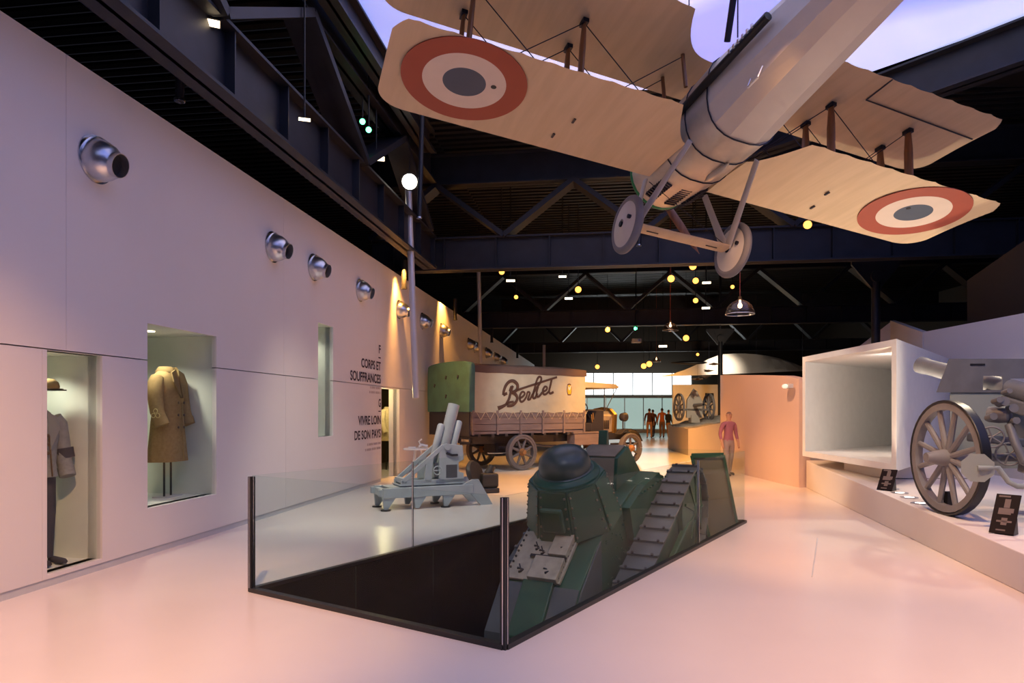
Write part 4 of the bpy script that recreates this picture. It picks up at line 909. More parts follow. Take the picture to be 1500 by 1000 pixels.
# ================================================================== COATS IN THE NICHES
M['khaki'] = mat('khaki_wool', (.36, .24, .10), .95, c2=(.31, .20, .08), scale=30, bump=.2, bscale=120)
M['greyw'] = mat('grey_wool', (.24, .25, .26), .95, c2=(.20, .21, .22), scale=30, bump=.2, bscale=120)
M['tweed'] = mat('grey_tweed', (.30, .27, .23), .95, c2=(.2, .18, .16), scale=60)
M['linenj'] = mat('cream_cloth', (.62, .52, .30), .95, c2=(.55, .45, .25), scale=20)
M['navy'] = mat('dark_cloth', (.05, .05, .07), .95); M['gold'] = mat('gold_braid', (.75, .60, .25), .5); M['horn'] = mat('horn_button', (.10, .06, .03), .3)
def coat(name, label, loc, rotz, h0, h1, cloth, cat='coat', sc=1.0, long=True, emb=False, arm=0, legs=True):
    # front faces local -y; h0 hem, h1 collar top (local heights)
    t = thing(name, label, cat, loc, rotz, 'garments in the wall niches')
    H = h1 - h0; n = 28; bc = cloth.node_tree.nodes['Color Ramp'].color_ramp.elements[1].color; dark = mat('lapel_cloth', tuple(x * .78 for x in bc[:3]), .95)
    lv = [(0, .275, .185), (.12, .262, .175), (.40, .225, .155), (.55, .205, .145), (.72, .225, .155), (.84, .235, .14), (.90, .215, .12), (.945, .14, .095), (.97, .085, .085), (.985, .08, .08)]
    if not long: lv = [(0, .215, .155), (.2, .195, .145), (.45, .205, .145), (.68, .235, .15), (.82, .235, .135), (.90, .20, .115), (.945, .13, .09), (.97, .085, .085), (.985, .08, .08)]
    rs = []
    for f, rx, ry in lv:
        ring = []
        for i in range(n):
            a = 2 * math.pi * i / n; fold = 1 + .05 * math.sin(5 * a + .6) * max(0, .45 - f) / .45
            ring.append(V((rx * sc * math.cos(a) * fold, ry * sc * math.sin(a) * fold, h0 + H * f)))
        rs.append(ring)
    bd = MB().loft(rs).build('coat_body', cloth, t, 60)
    zs = h0 + H * .86
    for s in (-1, 1):
        ln = .62 * sc; p = [V((s * .19 * sc, 0, zs + .015)), V((s * .235 * sc, -.01, zs - .05)), V((s * .262 * sc, -.02, zs - .22)), V((s * .265 * sc, -.05, zs - .40)), V((s * .255 * sc, -.11, zs - .56))]
        sl = MB().tube(p, [.075 * sc, .085 * sc, .08 * sc, .075 * sc, .07 * sc], 14).build('sleeve', cloth, t, 60)
        MB().cyl(p[4] - (p[4] - p[3]).normalized() * .09, p[4] + (p[4] - p[3]).normalized() * .006, .079 * sc, .077 * sc, 14).build('cuff', cloth, sl, 40)
        if emb:
            for (dx, dz) in ((0, .03), (.022, -.012), (-.022, -.012)):
                MB().torus(p[3] + V((s * .078, dx * 1.3 - .03, -.03 + dz * 1.3)), (1, 0, 0), .026, .005, 16, 5).build('braid_knot', M['gold'], sl)
    # lapels and collar
    for s in (-1, 1):
        zc = h0 + H * .97; q = [V((s * .03, -.10 * sc, zc)), V((s * .12 * sc, -.115 * sc, zc - .045)), V((s * .13 * sc, -.15 * sc, zc - .16)), V((s * .015, -.172 * sc, zc - .36))]
        b = MB(); b.add(q + [x + V((0, -.018, 0)) for x in q], [(0, 1, 2, 3), (4, 7, 6, 5), (0, 3, 7, 4), (1, 5, 6, 2), (3, 2, 6, 7), (0, 4, 5, 1)]); b.build('lapel', dark, t)
    b = MB(); rr = []
    for i in range(15):
        a = R(-60) + R(300) * i / 14; rr.append([V((.088 * sc * math.cos(a + 0) * k, .088 * sc * math.sin(a) * k, h0 + H * z)) for k, z in ((.95, .955), (1.45, .935), (1.5, .95), (1.08, 1.0))])
    b.loft(rr).build('collar', dark, t, 50)
    MB().bar((.015, -.165 * sc, h0 + H * .62), (.03, -.19 * sc, h0 + .01), .012, .012).build('front_edge', M['horn'] if not long else cloth, t)
    for k in range(3):
        for s in ((-1, 1) if long else (0,)):
            MB().ball((s * .06, -.172 * sc, h0 + H * (.62 - .13 * k)), .018, 10, 6, (1, .5, 1)).build('button', M['horn'], t, 60)
    for x in (-.07, .07): MB().cyl((x, 0, 0), (x, 0, h0 + .15), .013, n=8).build('stand_leg', M['black'], t)
    MB().bb((-.16, -.1, 0), (.16, .1, .012)).build('stand_base', M['base'], t)
    return t
coat('greatcoat', 'tan wool greatcoat with gold cuff knots on a two legged stand', (-4.36, 8.64, .519), R(84), .45, 1.64, M['khaki'], emb=True, sc=1.08)
p = wp(-.66, 7.98, .519); coat('greatcoat', 'grey tweed greatcoat standing behind the edge of the tan coat niche', p, R(70), .40, 1.55, M['tweed'], sc=.9)
p = wp(-.42, 6.585, .113); tj = coat('uniform', 'grey wool uniform jacket and dark trousers in the tall wall niche', p, R(72), .85, 1.50, M['greyw'], 'uniform', .95, False)
for s in (-1, 1): MB().tube([(s * .08, 0, .90), (s * .10, 0, .5), (s * .10, .0, .06)], [.10, .085, .06], 12).build('trouser_leg', M['navy'], tj, 60)
MB().cyl((0.26, -.03, 1.12), (.27, -.04, 1.02), .088, n=14).build('arm_band', M['navy'], tj, 40)
t = thing('shoes', 'dark ankle boots standing on the floor of the tall niche', 'shoes', wp(-.30, 6.62, .113), R(60))
for s in (-1, 1):
    b = MB().loft([[V((s * .07 + .045 * k * math.cos(a), y, .035 + .03 * k2 * math.sin(a))) for a in [2 * math.pi * i / 10 for i in range(10)]] for y, k, k2 in ((-.14, .5, .6), (-.08, 1, 1), (.05, .8, 1.1), (.12, .7, 1))]); b.build('boot', M['navy'], t, 60)
t = thing('hat_shelf', 'thin shelf bracket in the tall niche', 'shelf', wp(-.36, 6.66, 1.80), R(70)); MB().bb((-.12, -.1, 0), (.12, .1, .012)).build('shelf_board', M['black'], t); MB().bb((-.01, .1, 0), (.01, .35, .012)).build('bracket', M['black'], t)
t = thing('cap', 'small brown cap lying on the niche shelf', 'hat', wp(-.36, 6.67, 1.812), R(70)); MB().lathe([(.09, 0), (.095, .03), (.085, .07), (.05, .10), (.0, .105)], (0, 0, 0), (0, 0, 1), 20).build('crown', M['khaki'], t, 60); MB().lathe([(.09, 0.0), (.125, .002), (.125, .008), (.09, .012)], (0, 0, 0), (0, 0, 1), 20).build('brim', M['horn'], t, 60)
coat('jacket', 'cream buttoned jacket hanging in the dim doorway', (-3.38, 18.6, 0), R(60), .80, 1.72, M['linenj'], 'jacket', .95, False)
t = thing('boots', 'dark boots standing on the ledge of the narrow upper niche', 'shoes', wp(-.3, 12.42, 1.14), R(60))
MB().lathe([(.06, 0), (.06, .12), (.05, .25), (.055, .3)], (0, 0, 0), (0, 0, 1), 14).build('shaft', M['navy'], t, 60); MB().ball((0, -.07, .04), .05, 10, 6, (1, 1.7, .8)).build('foot', M['navy'], t, 60)

# ================================================================== AIR NOZZLES ALONG THE WALL
def nozzles():
    prof = MB().lathe([(.22, 0), (.225, .012), (.215, .02), (.208, .03), (.206, .06), (.198, .10), (.178, .155), (.148, .20), (.122, .222), (.118, .235), (.118, .285), (.112, .285), (.108, .20)], (0, 0, 0), (1, 0, 0), 36, False).mesh('nozzle_shell', M['alu'], 35)
    inn = MB().cyl((.2, 0, 0), (.205, 0, 0), .112, n=24).mesh('nozzle_mouth', M['blackin']); fl = MB().annulus((.006, 0, 0), (1, 0, 0), .235, .19, .012, 36).mesh('flange', M['chrome'])
    us = [140, 399, 459, 527, 584, 618, 646, 686, 695, 712, 725, 735]
    nm = ['beside the tall uniform niche', 'above the wall left of the narrow niche', 'above the narrow upper niche', 'above the black wall lettering', 'above the lit doorway', 'beside the silver hanging tube', 'over the truck tailboard']
    for i, u in enumerate(us):
        Y = 5.057 / (.135 - (u - 750) / 1000); s = Y * 1.00907
        lab = 'aluminium air nozzle high on the white wall ' + nm[i] if i < 7 else 'small aluminium air nozzle on the far white wall beyond the truck'
        t = thing('air_nozzle', lab, 'vent', group='air nozzles on the white wall', mw=WM @ Matrix.Translation((0, s, 4.1)) @ Matrix.Rotation(R(0), 4, 'Z'))
        copy_mesh('flange', fl, t)
        ty = Matrix.Translation((.0, 0, 0)) @ Matrix.Rotation(R(16), 4, 'Y'); sh = copy_mesh('nozzle_shell', prof, t, ty); copy_mesh('nozzle_mouth', inn, sh)
    for u, wh in ((579, 'above the lit doorway'), (657, 'above the green canvas flap'), (713, 'above the cream canvas of the truck'), (752, 'at the far end beyond the truck')):
        Y = 5.057 / (.135 - (u - 750) / 1000); t = wall_thing('pipe_stub', 'short black pipe over the white wall top ' + wh, 'pipe', 'pipe stubs over the wall', None, (.22, Y * 1.00907, 0))
        MB().cyl((0, 0, 4.55), (0, 0, 5.25), .06, n=14).build('pipe', M['black'], t, 40); MB().annulus((0, 0, 4.57), (0, 0, 1), .07, .055, .04, 14).build('rim', M['black'], t)
nozzles()

# ================================================================== WALL LETTERING
def lettering():
    def word(txt, s0, s1, z0, z1, parent, m, off=.026):
        c = bpy.data.curves.new('txt', 'FONT'); c.body = txt; c.offset = off; o = bpy.data.objects.new('txt', c); COL.objects.link(o)
        dg = bpy.context.evaluated_depsgraph_get(); me = bpy.data.meshes.new_from_object(o.evaluated_get(dg)); COL.objects.unlink(o); bpy.data.objects.remove(o)
        xs = [v.co.x for v in me.vertices]; ys = [v.co.y for v in me.vertices]; x0, x1, y0, y1 = min(xs), max(xs), min(ys), max(ys)
        for v in me.vertices: v.co = V((.004, s0 + (v.co.x - x0) / (x1 - x0) * (s1 - s0), z0 + (v.co.y - y0) / (y1 - y0) * (z1 - z0)))
        # one object for each letter
        par = list(range(len(me.vertices)))
        def fd(i):
            while par[i] != i: par[i] = par[par[i]]; i = par[i]
            return i
        for f in me.polygons:
            for w_ in f.vertices[1:]: par[fd(w_)] = fd(f.vertices[0])
        gr = {}
        for f in me.polygons: gr.setdefault(fd(f.vertices[0]), []).append(list(f.vertices))
        for fs in gr.values():
            ids = sorted({i for f in fs for i in f}); mp = {i: k for k, i in enumerate(ids)}; b = MB()
            b.add([me.vertices[i].co.copy() for i in ids], [[mp[i] for i in f] for f in fs]); b.build('letter', M[m], parent)
    def S_(u): return 5.057 / (.135 - (u - 750) / 1000) * 1.00907
    def Z_(v, u): Y = 5.057 / (.135 - (u - 750) / 1000); return 1.6 + (602 - v) / 1000 * Y
    e = S_(557.5)
    A = wall_thing('wall_lettering', 'black wall title reading F CORPS ET SOUFFRANCES', 'sign', 'wall titles')
    word('F', S_(554.6), e, Z_(517.8, 557), Z_(505.5, 557), A, 'ink'); MB().bb((.001, S_(554.3), Z_(525, 557)), (.004, e, Z_(523.2, 557))).build('dash', M['ink'], A)
    word('CORPS ET', S_(529), e, Z_(542.8, 557), Z_(530, 557), A, 'ink'); word('SOUFFRANCES', S_(512.8), e, Z_(562, 557), Z_(548.7, 557), A, 'ink')
    B = wall_thing('wall_lettering', 'black wall title reading G VIVRE LOIN DE SON PAYS', 'sign', 'wall titles')
    word('G', S_(554.2), e, Z_(596.2, 557), Z_(584, 557), B, 'ink'); MB().bb((.001, S_(554.3), Z_(603, 557)), (.004, e, Z_(601.5, 557))).build('dash', M['ink'], B)
    word('VIVRE LOIN', S_(524.5), e, Z_(621, 557), Z_(608.3, 557), B, 'ink'); word('DE SON PAYS', S_(519), e, Z_(640.5, 557), Z_(628, 557), B, 'ink')
    for (par, v0, u0) in ((A, 568.5, 542), (A, 575.3, 541), (B, 648.5, 538), (B, 655.5, 535)):
        x = S_(u0); k = 0
        while x < e - .03:
            wv = random.uniform(.035, .06); MB().bb((.001, x, Z_(v0 + 1.6, 557)), (.003, min(x + wv, e), Z_(v0 - 1.6, 557))).build('small_print', M['inkgrey'], par); x += wv + (.02 if k % 4 else .05); k += 1
lettering()

# ================================================================== POLES, LAMPS
def poles():
    t = thing('hanging_tube', 'slim silver tube hanging near the white wall', 'tube'); MB().cyl(px(598, 272, 15.4), px(609.5, 583, 15.4), .075, n=20).build('tube', M['pole'], t, 40); MB().cyl(px(597.6, 262, 15.4), px(598, 272, 15.4), .05, n=12).build('hanger', M['black'], t, 40)
    b = px(598, 272, 15.4); MB().cyl(b, V((b.x, b.y, 8.28)), .012, n=6).build('cable', M['wire'], t)
    t = thing('hanging_tube', 'silver tube rising behind the canvas truck roof', 'tube'); MB().cyl(px(701, 392, 24.5), px(705, 560, 24.5), .07, n=20).build('tube', M['pole'], t, 40); b = px(701, 392, 24.5); MB().cyl(b, V((b.x, b.y, 8.28)), .012, n=6).build('cable', M['wire'], t)
    t = thing('hanging_tube', 'short distant silver tube over the truck bonnet', 'tube'); MB().cyl(px(797, 505, 33), px(797, 545, 33), .07, n=16).build('tube', M['pole'], t, 40); b = px(797, 505, 33); MB().cyl(b, V((b.x, b.y, 8.28)), .012, n=6).build('cable', M['wire'], t)
    for (u0, v0, u1, v1, Y, lab) in ((619, 150, 614, 320, 14.0, 'dark blue hanging rod below the left wing roundel'), (195, 15, 194, 46, 7.4, 'dark rod hanging from the steel above the white wall'), (266, 20, 263, 149, 7.8, 'long dark rod hanging beside the lit floodlight'), (936, 360, 936, 300, 15.8, 'short dark rod under the cross truss')):
        t = thing('hanging_rod', lab, 'rod', group='lighting rods'); p, q = px(u0, v0, Y), px(u1, v1, Y)
        MB().cyl(p, q, .05, n=14).build('rod', M['steel'], t, 40); tp = p if p.z > q.z else q; MB().cyl(tp, V((tp.x, tp.y, 8.28)), .02, n=8).build('hanger', M['steel'], t); lo = q if p.z > q.z else p; MB().cyl(lo, lo + V((0, 0, .03)), .06, n=14).build('end_cap', M['chrome'], t)
def lamp(u, v, Y, kind, lab, r=.09, lens='lampwarm'):
    p = px(u, v, Y); to = V((0, 0, 1.6)); d = (to - p); d.z -= 1.0; d.normalize()
    if kind == 'spot':
        t = thing('spotlight', lab, 'lamp', p, 0, 'spotlights under the roof trusses')
        MB().lathe([(.05, -.26), (r * 1.1, -.22), (r * 1.15, -.02), (r * 1.2, 0)], (0, 0, 0), d, 20).build('housing', M['black'], t, 40); MB().cyl(d * .001, d * .012, r, n=20).build('lens', M[lens], t)
        y = -d * .12
    else:
        t = thing('floodlight', lab, 'lamp', p, 0, 'bar floodlights under the roof trusses'); rot = d.to_track_quat('Z', 'Y').to_matrix()
        MB().box(-d * .05, (r * 3.4, r * 1.1, .1), rot).build('housing', M['black'], t); MB().box(d * .004, (r * 3.1, r * .8, .008), rot).build('lens', M[lens], t); y = -d * .06
    MB().tube([y, y + V((0, 0, .15)), y + V((0, 0, 8.28 - p.z))], .014, 6).build('hanger', M['black'], t); return t
def lamps():
    lamp(600, 266, 14.7, 'spot', 'brilliant white spotlight above the silver hanging tube', .16, 'lampwhite'); lamp(556, 291, 15.6, 'spot', 'small bright spotlight above the white wall top', .10, 'lampwhite')
    lamp(302, 32, 7.6, 'bar', 'glowing floodlight on the rod above the white wall', .09, 'lampsoft'); lamp(446, 175, 9.4, 'bar', 'pale floodlight on the girder above the white wall', .05, 'lampsoft')
    t = lamp(551, 232, 13.0, 'bar', 'slatted floodlight hanging in front of the roof girder', .10, 'lampsoft')
    for (u, v) in ((531, 178), (540, 190)): lamp(u, v, 12.4, 'spot', 'small effect lamp with green status light under the girder', .05, 'lampgreen')
    for i, (u, v, Y, k, r) in enumerate(((735, 398, 20, 's', .08), (748, 411, 20, 'b', .08), (756, 435, 24, 's', .07), (824, 405, 20, 'b', .07), (847, 424, 22, 's', .10), (833, 437, 22, 'b', .08), (1015, 390, 20, 's', .10), (983, 408, 20, 's', .10), (1019, 411, 21, 's', .09), (1035, 414, 21, 'b', .08), (1019, 440, 22, 's', .08), (1034, 451, 22, 'b', .08),
                                          (1073, 420, 22, 's', .06), (1183, 329, 15.4, 's', .09), (890, 483, 30, 's', .1), (1005, 495, 30, 's', .13), (875, 537, 38, 's', .12), (943, 536, 36, 's', .14), (951, 533, 38, 's', .16), (1022, 519, 38, 's', .08), (971, 507, 32, 'b', .12))):
        if (u, v) == (1019, 440): lab2 = 'lowest of the cluster by the biplane wheel'
        else: lab2 = None
        own = {735: 'beside a glowing bar lamp under the cross truss', 756: 'hanging lowest above the truck roof', 847: 'next to the slatted bar lamp above the truck', 1015: 'highest of the cluster by the biplane wheel', 983: 'on the wall side of the wheel cluster', 1019: 'beside the bar lamps of the wheel cluster', 1073: 'next to the red pendant cord', 1183: 'under the right wing near its roundel', 890: 'above the truck bonnet on the second truss', 1005: 'below the middle pendant lamp', 875: 'over the truck cab canopy', 943: 'paired over the bright window', 951: 'paired over the bright window', 1022: 'over the white fabric sail'}
        where = lab2 if lab2 else own.get(u) if u in own and k == 's' else 'between the trusses above the truck' if u < 900 else ('near the biplane wheels' if v < 460 and u < 1100 else ('under the far right wing' if u > 1100 else 'in the distant part of the roof'))
        lamp(u, v, Y, 'spot' if k == 's' else 'bar', ('warm glowing spotlight ' if k == 's' else 'warm glowing bar floodlight ') + where, r, 'lampwarm' if k == 's' else 'lampsoft')
    lamp(931, 481, 29, 'spot', 'small green lit effect lamp in the distant roof', .07, 'lampgreen')
    t = thing('projector', 'pale hanging projector below the green effect lamp', 'projector', px(932, 499, 28)); MB().box((0, 0, 0), (.38, .3, .16)).build('body', M['base'], t, 0, .02); MB().tube([(-.2, 0, 0), (-.2, 0, .3), (0, 0, .4), (0, 0, 8.29 - px(932, 499, 28).z)], .015, 6).build('yoke', M['black'], t); MB().cyl((.08, -.16, 0), (.08, -.15, 0), .05, n=16).build('lens', M['chrome'], t)
    for (u, v, Y, r, lab) in ((1084, 460, 12.0, .245, 'clear bell shaped glass pendant lamp on a red cord'), (982, 484, 21, .24, 'glass pendant lamp hanging in the middle of the hall'), (961.5, 530, 37, .24, 'tiny distant glass pendant lamp near the bright window')):
        p = px(u, v, Y); t = thing('pendant_lamp', lab, 'lamp', p, 0, 'glass pendant lamps')
        sh = MB().lathe([(r, 0), (r * 1.03, .012), (r * .97, .06), (r * .82, .15), (r * .55, .21), (r * .22, .245), (.03, .27)], (0, 0, 0), (0, 0, 1), 36, False).build('glass_shade', M['glassd'], t, 60)
        MB().torus((0, 0, 0), (0, 0, 1), r, .008, 36, 6).build('rim', M['alu'], sh, 60); MB().lathe([(.0, .10), (.035, .12), (.04, .16), (.02, .2), (.018, .25)], (0, 0, 0), (0, 0, 1), 14).build('bulb', M['lampsoft'], t, 60)
        MB().cyl((0, 0, .25), (0, 0, .31), .03, n=12).build('cap', M['brass'], t); MB().cyl((0, 0, .3), (0, 0, 8.28 - p.z), .008, n=6).build('cord', M['red'], t)
    # exit lamp on the pink wall
    t = thing('emergency_light', 'small oval emergency light on the curved pink wall', 'lamp', (5.90, 14.55, 2.13)); MB().ball((-.08, 0, 0), .07, 14, 8, (.8, 1.6, .7)).build('lens', mat('eml', (.7, .85, .75), .3, em=.6), t, 60); MB().bb((-.06, -.14, -.04), (.04, .14, .05)).build('housing', M['base'], t)
poles(); lamps()

# ================================================================== PEOPLE
def person(label, loc, rotz, h, shirt, trousers, hair=(.03, .02, .015), pose=0):
    sk = mat('skin', (.50, .30, .20), .6); hm = mat('hair', hair, .8); sm = mat('shirt', shirt, .9); tm = mat('trousers', trousers, .9); sh = mat('shoes', (.03, .025, .02), .6)
    k = h / 1.75
    J = {'pel': (0, 0, .95, .135), 'wai': (0, 0, 1.1, .125), 'che': (0, 0, 1.28, .15), 'nec0': (0, 0, 1.42, .10), 'nec': (0, -.01, 1.50, .052), 'hd0': (0, -.02, 1.57, .075), 'hd1': (0, -.02, 1.66, .088), 'hd2': (0, -.01, 1.74, .05)}
    E = [('pel', 'wai'), ('wai', 'che'), ('che', 'nec0'), ('nec0', 'nec'), ('nec', 'hd0'), ('hd0', 'hd1'), ('hd1', 'hd2')]
    for s, n in ((-1, 'r'), (1, 'l')):
        st = .10 * s * (1 if pose == 0 else -1); f = .25 if (pose == 2 and s > 0) else 0
        J.update({n + 'hip': (s * .10, 0, .88, .098), n + 'kn': (s * .11, st * .5 - .02, .50, .066), n + 'an': (s * .115, st, .10, .044), n + 'toe': (s * .13, st - .17, .035, .035),
                  n + 'sh': (s * .19, 0, 1.40, .068), n + 'el': (s * .26, .02 - f * .2, 1.13, .050), n + 'wr': (s * .26 - s * f * .3, -.07 - f, .90 + f * .8, .034), n + 'ha': (s * .25 - s * f * .5, -.10 - f * 1.2, .82 + f * .9, .036)})
        E += [('pel', n + 'hip'), (n + 'hip', n + 'kn'), (n + 'kn', n + 'an'), (n + 'an', n + 'toe'), ('nec0', n + 'sh'), (n + 'sh', n + 'el'), (n + 'el', n + 'wr'), (n + 'wr', n + 'ha')]
        for q in range(5):
            J[n + 'f%d' % q] = (J[n + 'ha'][0] + (-.03 + .015 * q) * .9, J[n + 'ha'][1] - .012 * (q == 4) - (.03 if q == 0 else .005), J[n + 'ha'][2] - (.05 if q == 0 else .085 - .008 * abs(q - 2)), .009); E.append((n + 'ha', n + 'f%d' % q))
    names = list(J); me = bpy.data.meshes.new('person'); me.from_pydata([tuple(c * k for c in J[n][:3]) for n in names], [(names.index(a), names.index(b)) for a, b in E], [])
    o = bpy.data.objects.new('person', me); COL.objects.link(o)
    m = o.modifiers.new('skin', 'SKIN'); lay = me.skin_vertices[0].data
    for i, n in enumerate(names): lay[i].radius = (J[n][3] * k, J[n][3] * k * (.78 if n in ('pel', 'wai', 'che', 'nec0') else 1)); lay[i].use_root = (n == 'pel')
    ss = o.modifiers.new('sub', 'SUBSURF'); ss.levels = 2; ss.render_levels = 2
    dg = bpy.context.evaluated_depsgraph_get(); m2 = bpy.data.meshes.new_from_object(o.evaluated_get(dg)); bpy.data.objects.remove(o)
    for x in (sk, hm, sm, tm, sh): m2.materials.append(x)
    for f in m2.polygons:
        c = f.center / k; f.use_smooth = True
        f.material_index = 4 if c.z < .09 else 3 if (c.z < .96 and abs(c.x) < .22 and c.y > -.3 and not (c.z > .6 and abs(c.x) > .19)) else (1 if (c.z > 1.68 or (c.z > 1.58 and c.y > .02)) else 0) if c.z > 1.47 else (0 if (abs(c.x) > .19 and c.z < 1.0) or (c.y < -.2 and c.z < 1.2) else 2)
    b = bpy.data.objects.new('person', m2); COL.objects.link(b); b.location = loc; b.rotation_euler = (0, 0, rotz); tag(b, label, 'person', 'visitors')
    fc = MB()
    for s in (-1, 1): fc.ball((s * .03 * k, -.098 * k, 1.655 * k), .011 * k, 8, 6)
    fc.build('eyes', M['black'], b, 60); MB().ball((0, -.108 * k, 1.625 * k), .016 * k, 8, 6, (.8, 1, 1.4)).build('nose', sk, b, 60); MB().ball((0, -.095 * k, 1.588 * k), .02 * k, 8, 6, (1.2, .5, .3)).build('mouth', M['red'], b, 60)
    for s in (-1, 1): MB().ball((s * .088 * k, -.015 * k, 1.64 * k), .022 * k, 8, 6, (.4, .8, 1.2)).build('ear', sk, b, 60)
    return b
person('person in a mauve t-shirt and grey trousers standing by the curved pink wall', (5.36, 16.9, 0), R(20), 1.60, (.34, .14, .20), (.32, .28, .28), (.22, .14, .11))
person('person in a dark top and orange-lit trousers standing back to the hall', (8.05, 40, 0), R(170), 1.78, (.10, .035, .03), (.45, .22, .10))  # trouser colour carries the orange light falling on the legs
person('person in brown clothes standing between two other visitors', (8.55, 41.4, 0), R(200), 1.72, (.16, .08, .06), (.14, .10, .10))
person('person in a black jacket holding something to the chest', (9.05, 39.5, 0), R(120), 1.70, (.025, .025, .03), (.40, .20, .09), pose=2)
person('person in an orange shirt partly hidden behind the black jacket', (8.95, 40.7, 0), R(180), 1.80, (.60, .18, .06), (.25, .14, .09))

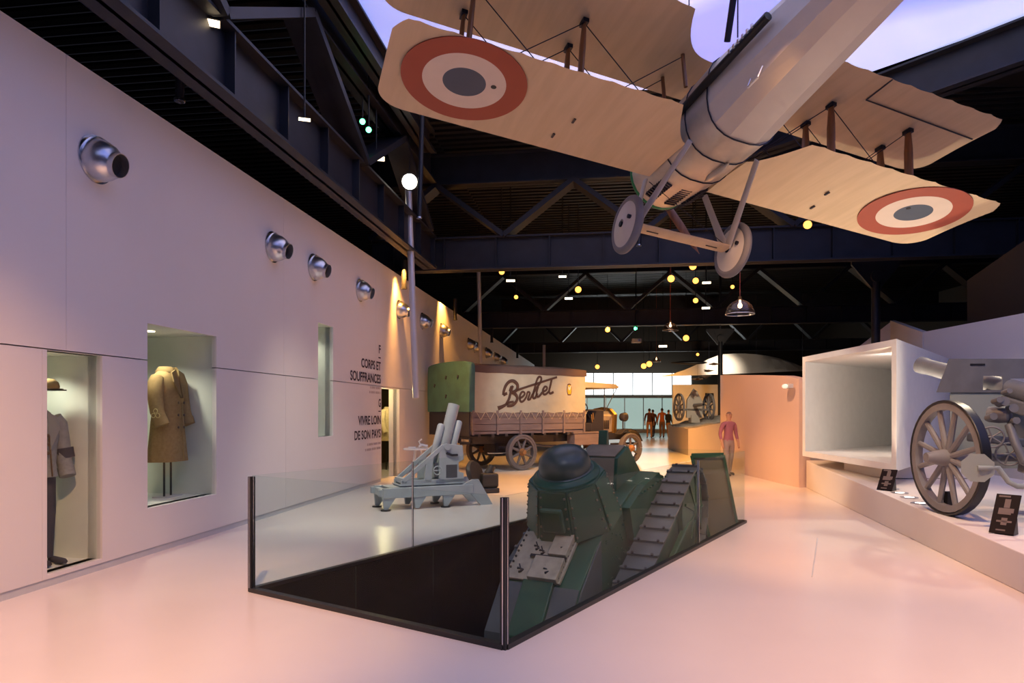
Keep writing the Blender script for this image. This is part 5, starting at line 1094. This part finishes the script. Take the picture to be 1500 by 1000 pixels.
# ================================================================== FAR END
def far_end():
    t = thing('window_1', 'blazing white daylight window at the far end of the hall', 'window', kind='structure', loc=(0, 0, 0))
    day = lum('daylight', (.92, .97, 1.0), 2.3); teal = lum('showcase_glow', (.60, .74, .70), .55)
    x0, x1, Y = 4.9, 14.2, 54
    for k in range(6):
        a = x0 + (x1 - x0) * k / 6; MB().bb((a + .04, Y, 2.9), (a + (x1 - x0) / 6 - .04, Y + .03, 4.6)).build('pane', day, t)
    for k in range(7): a = x0 + (x1 - x0) * k / 6; MB().bb((a - .04, Y - .04, 2.9), (a + .04, Y + .06, 4.6)).build('mullion', M['boxw'], t)
    area((9.5, 53.5, 3.7), (8, 40, 1), 120, (.9, .97, 1), 9, 1.6)
    t = thing('glass_showcase', 'long pale teal glass showcase below the bright window', 'showcase', (0, 0, 0))
    MB().bb((4.2, 52.9, 0), (14, 53.1, 2.7)).build('back_panel', teal, t); MB().bb((4.2, 50.9, 2.6), (14, 53, 2.72)).build('top', M['boxw'], t); MB().bb((4.2, 50.9, 0), (14, 53, .25)).build('base', M['boxw'], t)
    for k in range(8):
        a = 4.2 + k * 1.4; MB().bb((a - .03, 50.9, .25), (a + .03, 50.96, 2.6)).build('mullion', M['alu'], t)
        if k < 7: MB().bb((a + .03, 50.92, .25), (a + 1.37, 50.94, 2.6)).build('pane', M['glass'], t)
    # white fabric sail hanging high on the right
    b = MB(); rs = []
    for i in range(15):
        f = i / 14; x = 7.2 + 8.5 * f; zl = 3.28 + .35 * f ** 1.2; zu = zl + .02 + 1.0 * math.sin(math.pi * min(1, f * 1.15)) ** .6 * min(1, f * 3)
        rs.append([V((x, 33, zl)), V((x, 33 + 1.2 * f, zu)), V((x, 33.04 + 1.2 * f, zu)), V((x, 33.04, zl))])
    t = thing('fabric_sail', 'white stretched fabric sail hanging beyond the pink wall', 'fabric'); b.loft(rs).build('sheet', M['boxw'], t, 50)
    for k in (4, 8, 12): p = rs[k][1]; MB().cyl(p, V((p.x, p.y, 8.29)), .01, n=5).build('cable', M['wire'], t)
    spot((9, 27, 3.2), (11, 33, 3.9), 260, CREAM, 90, .8)
    # distant plinth with rough terrain
    base = [(6.35, 24.6), (6.67, 29.2), (10.5, 29.2), (10.5, 24.2)]
    t = thing('terrain_plinth', 'pink lit plinth topped with rough silvery terrain', 'plinth')
    def hz(x, y): return .95 + max(0, x - 6.35) * .20 + .04 * math.sin(x * 7 + y * 3) * math.sin(y * 5)
    b = MB(); n = 16; g = [[None] * (n + 1) for _ in range(n + 1)]
    def bl(f, h): return V((*base[0], 0)).lerp(V((*base[3], 0)), f).lerp(V((*base[1], 0)).lerp(V((*base[2], 0)), f), h)
    vs = [V((bl(i / n, j / n).x, bl(i / n, j / n).y, hz(*bl(i / n, j / n)[:2]))) for j in range(n + 1) for i in range(n + 1)]
    b.add(vs, [(j * (n + 1) + i, j * (n + 1) + i + 1, (j + 1) * (n + 1) + i + 1, (j + 1) * (n + 1) + i) for j in range(n) for i in range(n)])
    b.build('terrain', mat('terrain_silver', (.5, .46, .42), .5, c2=(.3, .27, .24), scale=8, bump=.4), t, 60)
    rim = [k * (n + 1) for k in range(n + 1)]; b = MB()
    for path in ([(i / n, 0) for i in range(n + 1)], [(0, j / n) for j in range(n + 1)]):
        ps = [bl(*q) for q in path]; rs = [[p, V((p.x, p.y, hz(p.x, p.y) - .0))] for p in ps]
        b.loft(rs, False, False)
    b.build('side', M['plinthw'], t)
    MB().bb((8.2, 24.0, .3), (8.9, 24.35, 1.2)).build('recess', M['roombrown'], t)
    # distant field gun on it
    O = V((7.25, 27.2, hz(7.25, 27.2) + .12)); t = thing('field_gun', 'distant pale field gun with pointed shield and two tall wheels', 'cannon', O, R(8)); pg = mat('pale_gun', (.55, .50, .42), .6)
    MB().prism([(-.32, .1), (.34, .1), (.34, .75), (.12, 1.15), (-.02, 1.25), (-.30, .8)], (-.05, .05)).build('shield', pg, t); MB().bb((-.7, -.05, .38), (.7, .05, .46)).build('axle', M['gunw'], t)
    for x in (-.62, .62): wheel(t, (x, 0, .52), (1, 0, 0), .55, .08, 10, M['gunw'], M['gunw'], M['gunw'], .07, .2, .03, .03, .05)
    MB().cyl((0, -.9, .62), (0, .2, .58), .06, .08, 14).build('barrel', M['gunw'], t, 40); MB().cyl((0, -.91, .62), (0, -.9, .62), .045, n=12).build('bore', M['black'], t); MB().bb((-.15, -.1, -.1), (.2, .2, .2)).build('trail', pg, t)
    # picture on far wall, far white wall, hanging birds
    t = thing('wall_display', 'cream far display wall beyond the distant gun', 'partition', (0, 0, 0)); MB().bb((8.5, 36, 0), (14, 36.2, 3.0)).build('wall_panel', M['boxw'], t)
    t = thing('picture', 'small dark framed picture on the cream display wall', 'picture', (10.4, 35.98, 2.05)); MB().bb((-.22, -.02, 0), (.22, .01, .5)).build('frame', M['black'], t); MB().bb((-.17, -.026, .06), (.17, -.02, .44)).build('print', M['twheel'], t)
    spot((10, 32, 4.6), (10.6, 36, 1.6), 260, CREAM, 80, .8)
    for (u, v) in ((1038, 543), (1047, 533), (1022, 555), (1033, 552)):
        p = px(u, v, 26); t = thing('hanging_bird', 'small brown model bird hanging from a thread', 'bird model', p, random.uniform(0, 3), 'hanging model birds'); bm_ = mat('bird', (.12, .08, .05), .8)
        b = MB().loft([[V((x, .05 * k * math.cos(a), .05 * k * math.sin(a))) for a in [2 * math.pi * i / 10 for i in range(10)]] for x, k in ((-.2, .3), (-.1, .6), (0, 1), (.1, .9), (.15, .5), (.19, .55), (.23, .1))]); b.build('body', bm_, t, 60)
        for s in (-1, 1): MB().prism([(.08, s * .03), (.02, s * .25), (-.06, s * .28), (-.08, s * .03)], (.02, .035), 'xy').build('wing', bm_, t)
        MB().cyl((0, 0, .04), (0, 0, 8.28 - p.z), .003, n=4).build('thread', M['wire'], t)
    # dark hanging wing shape on a cable beside the bright window
    t = thing('hanging_wing', 'dark hanging model wing near the white fabric sail', 'model', px(1012, 531, 31)); MB().loft([[V((x, .12 * k * math.cos(a), .09 * k * math.sin(a))) for a in [2 * math.pi * i / 10 for i in range(10)]] for x, k in ((-.9, .2), (-.4, .8), (.2, 1), (.6, .6), (.75, .1))]).build('hull', M['black'], t, 60); MB().cyl((0, 0, .05), (0, 0, 4.5), .006, n=5).build('cable', M['wire'], t)
far_end()
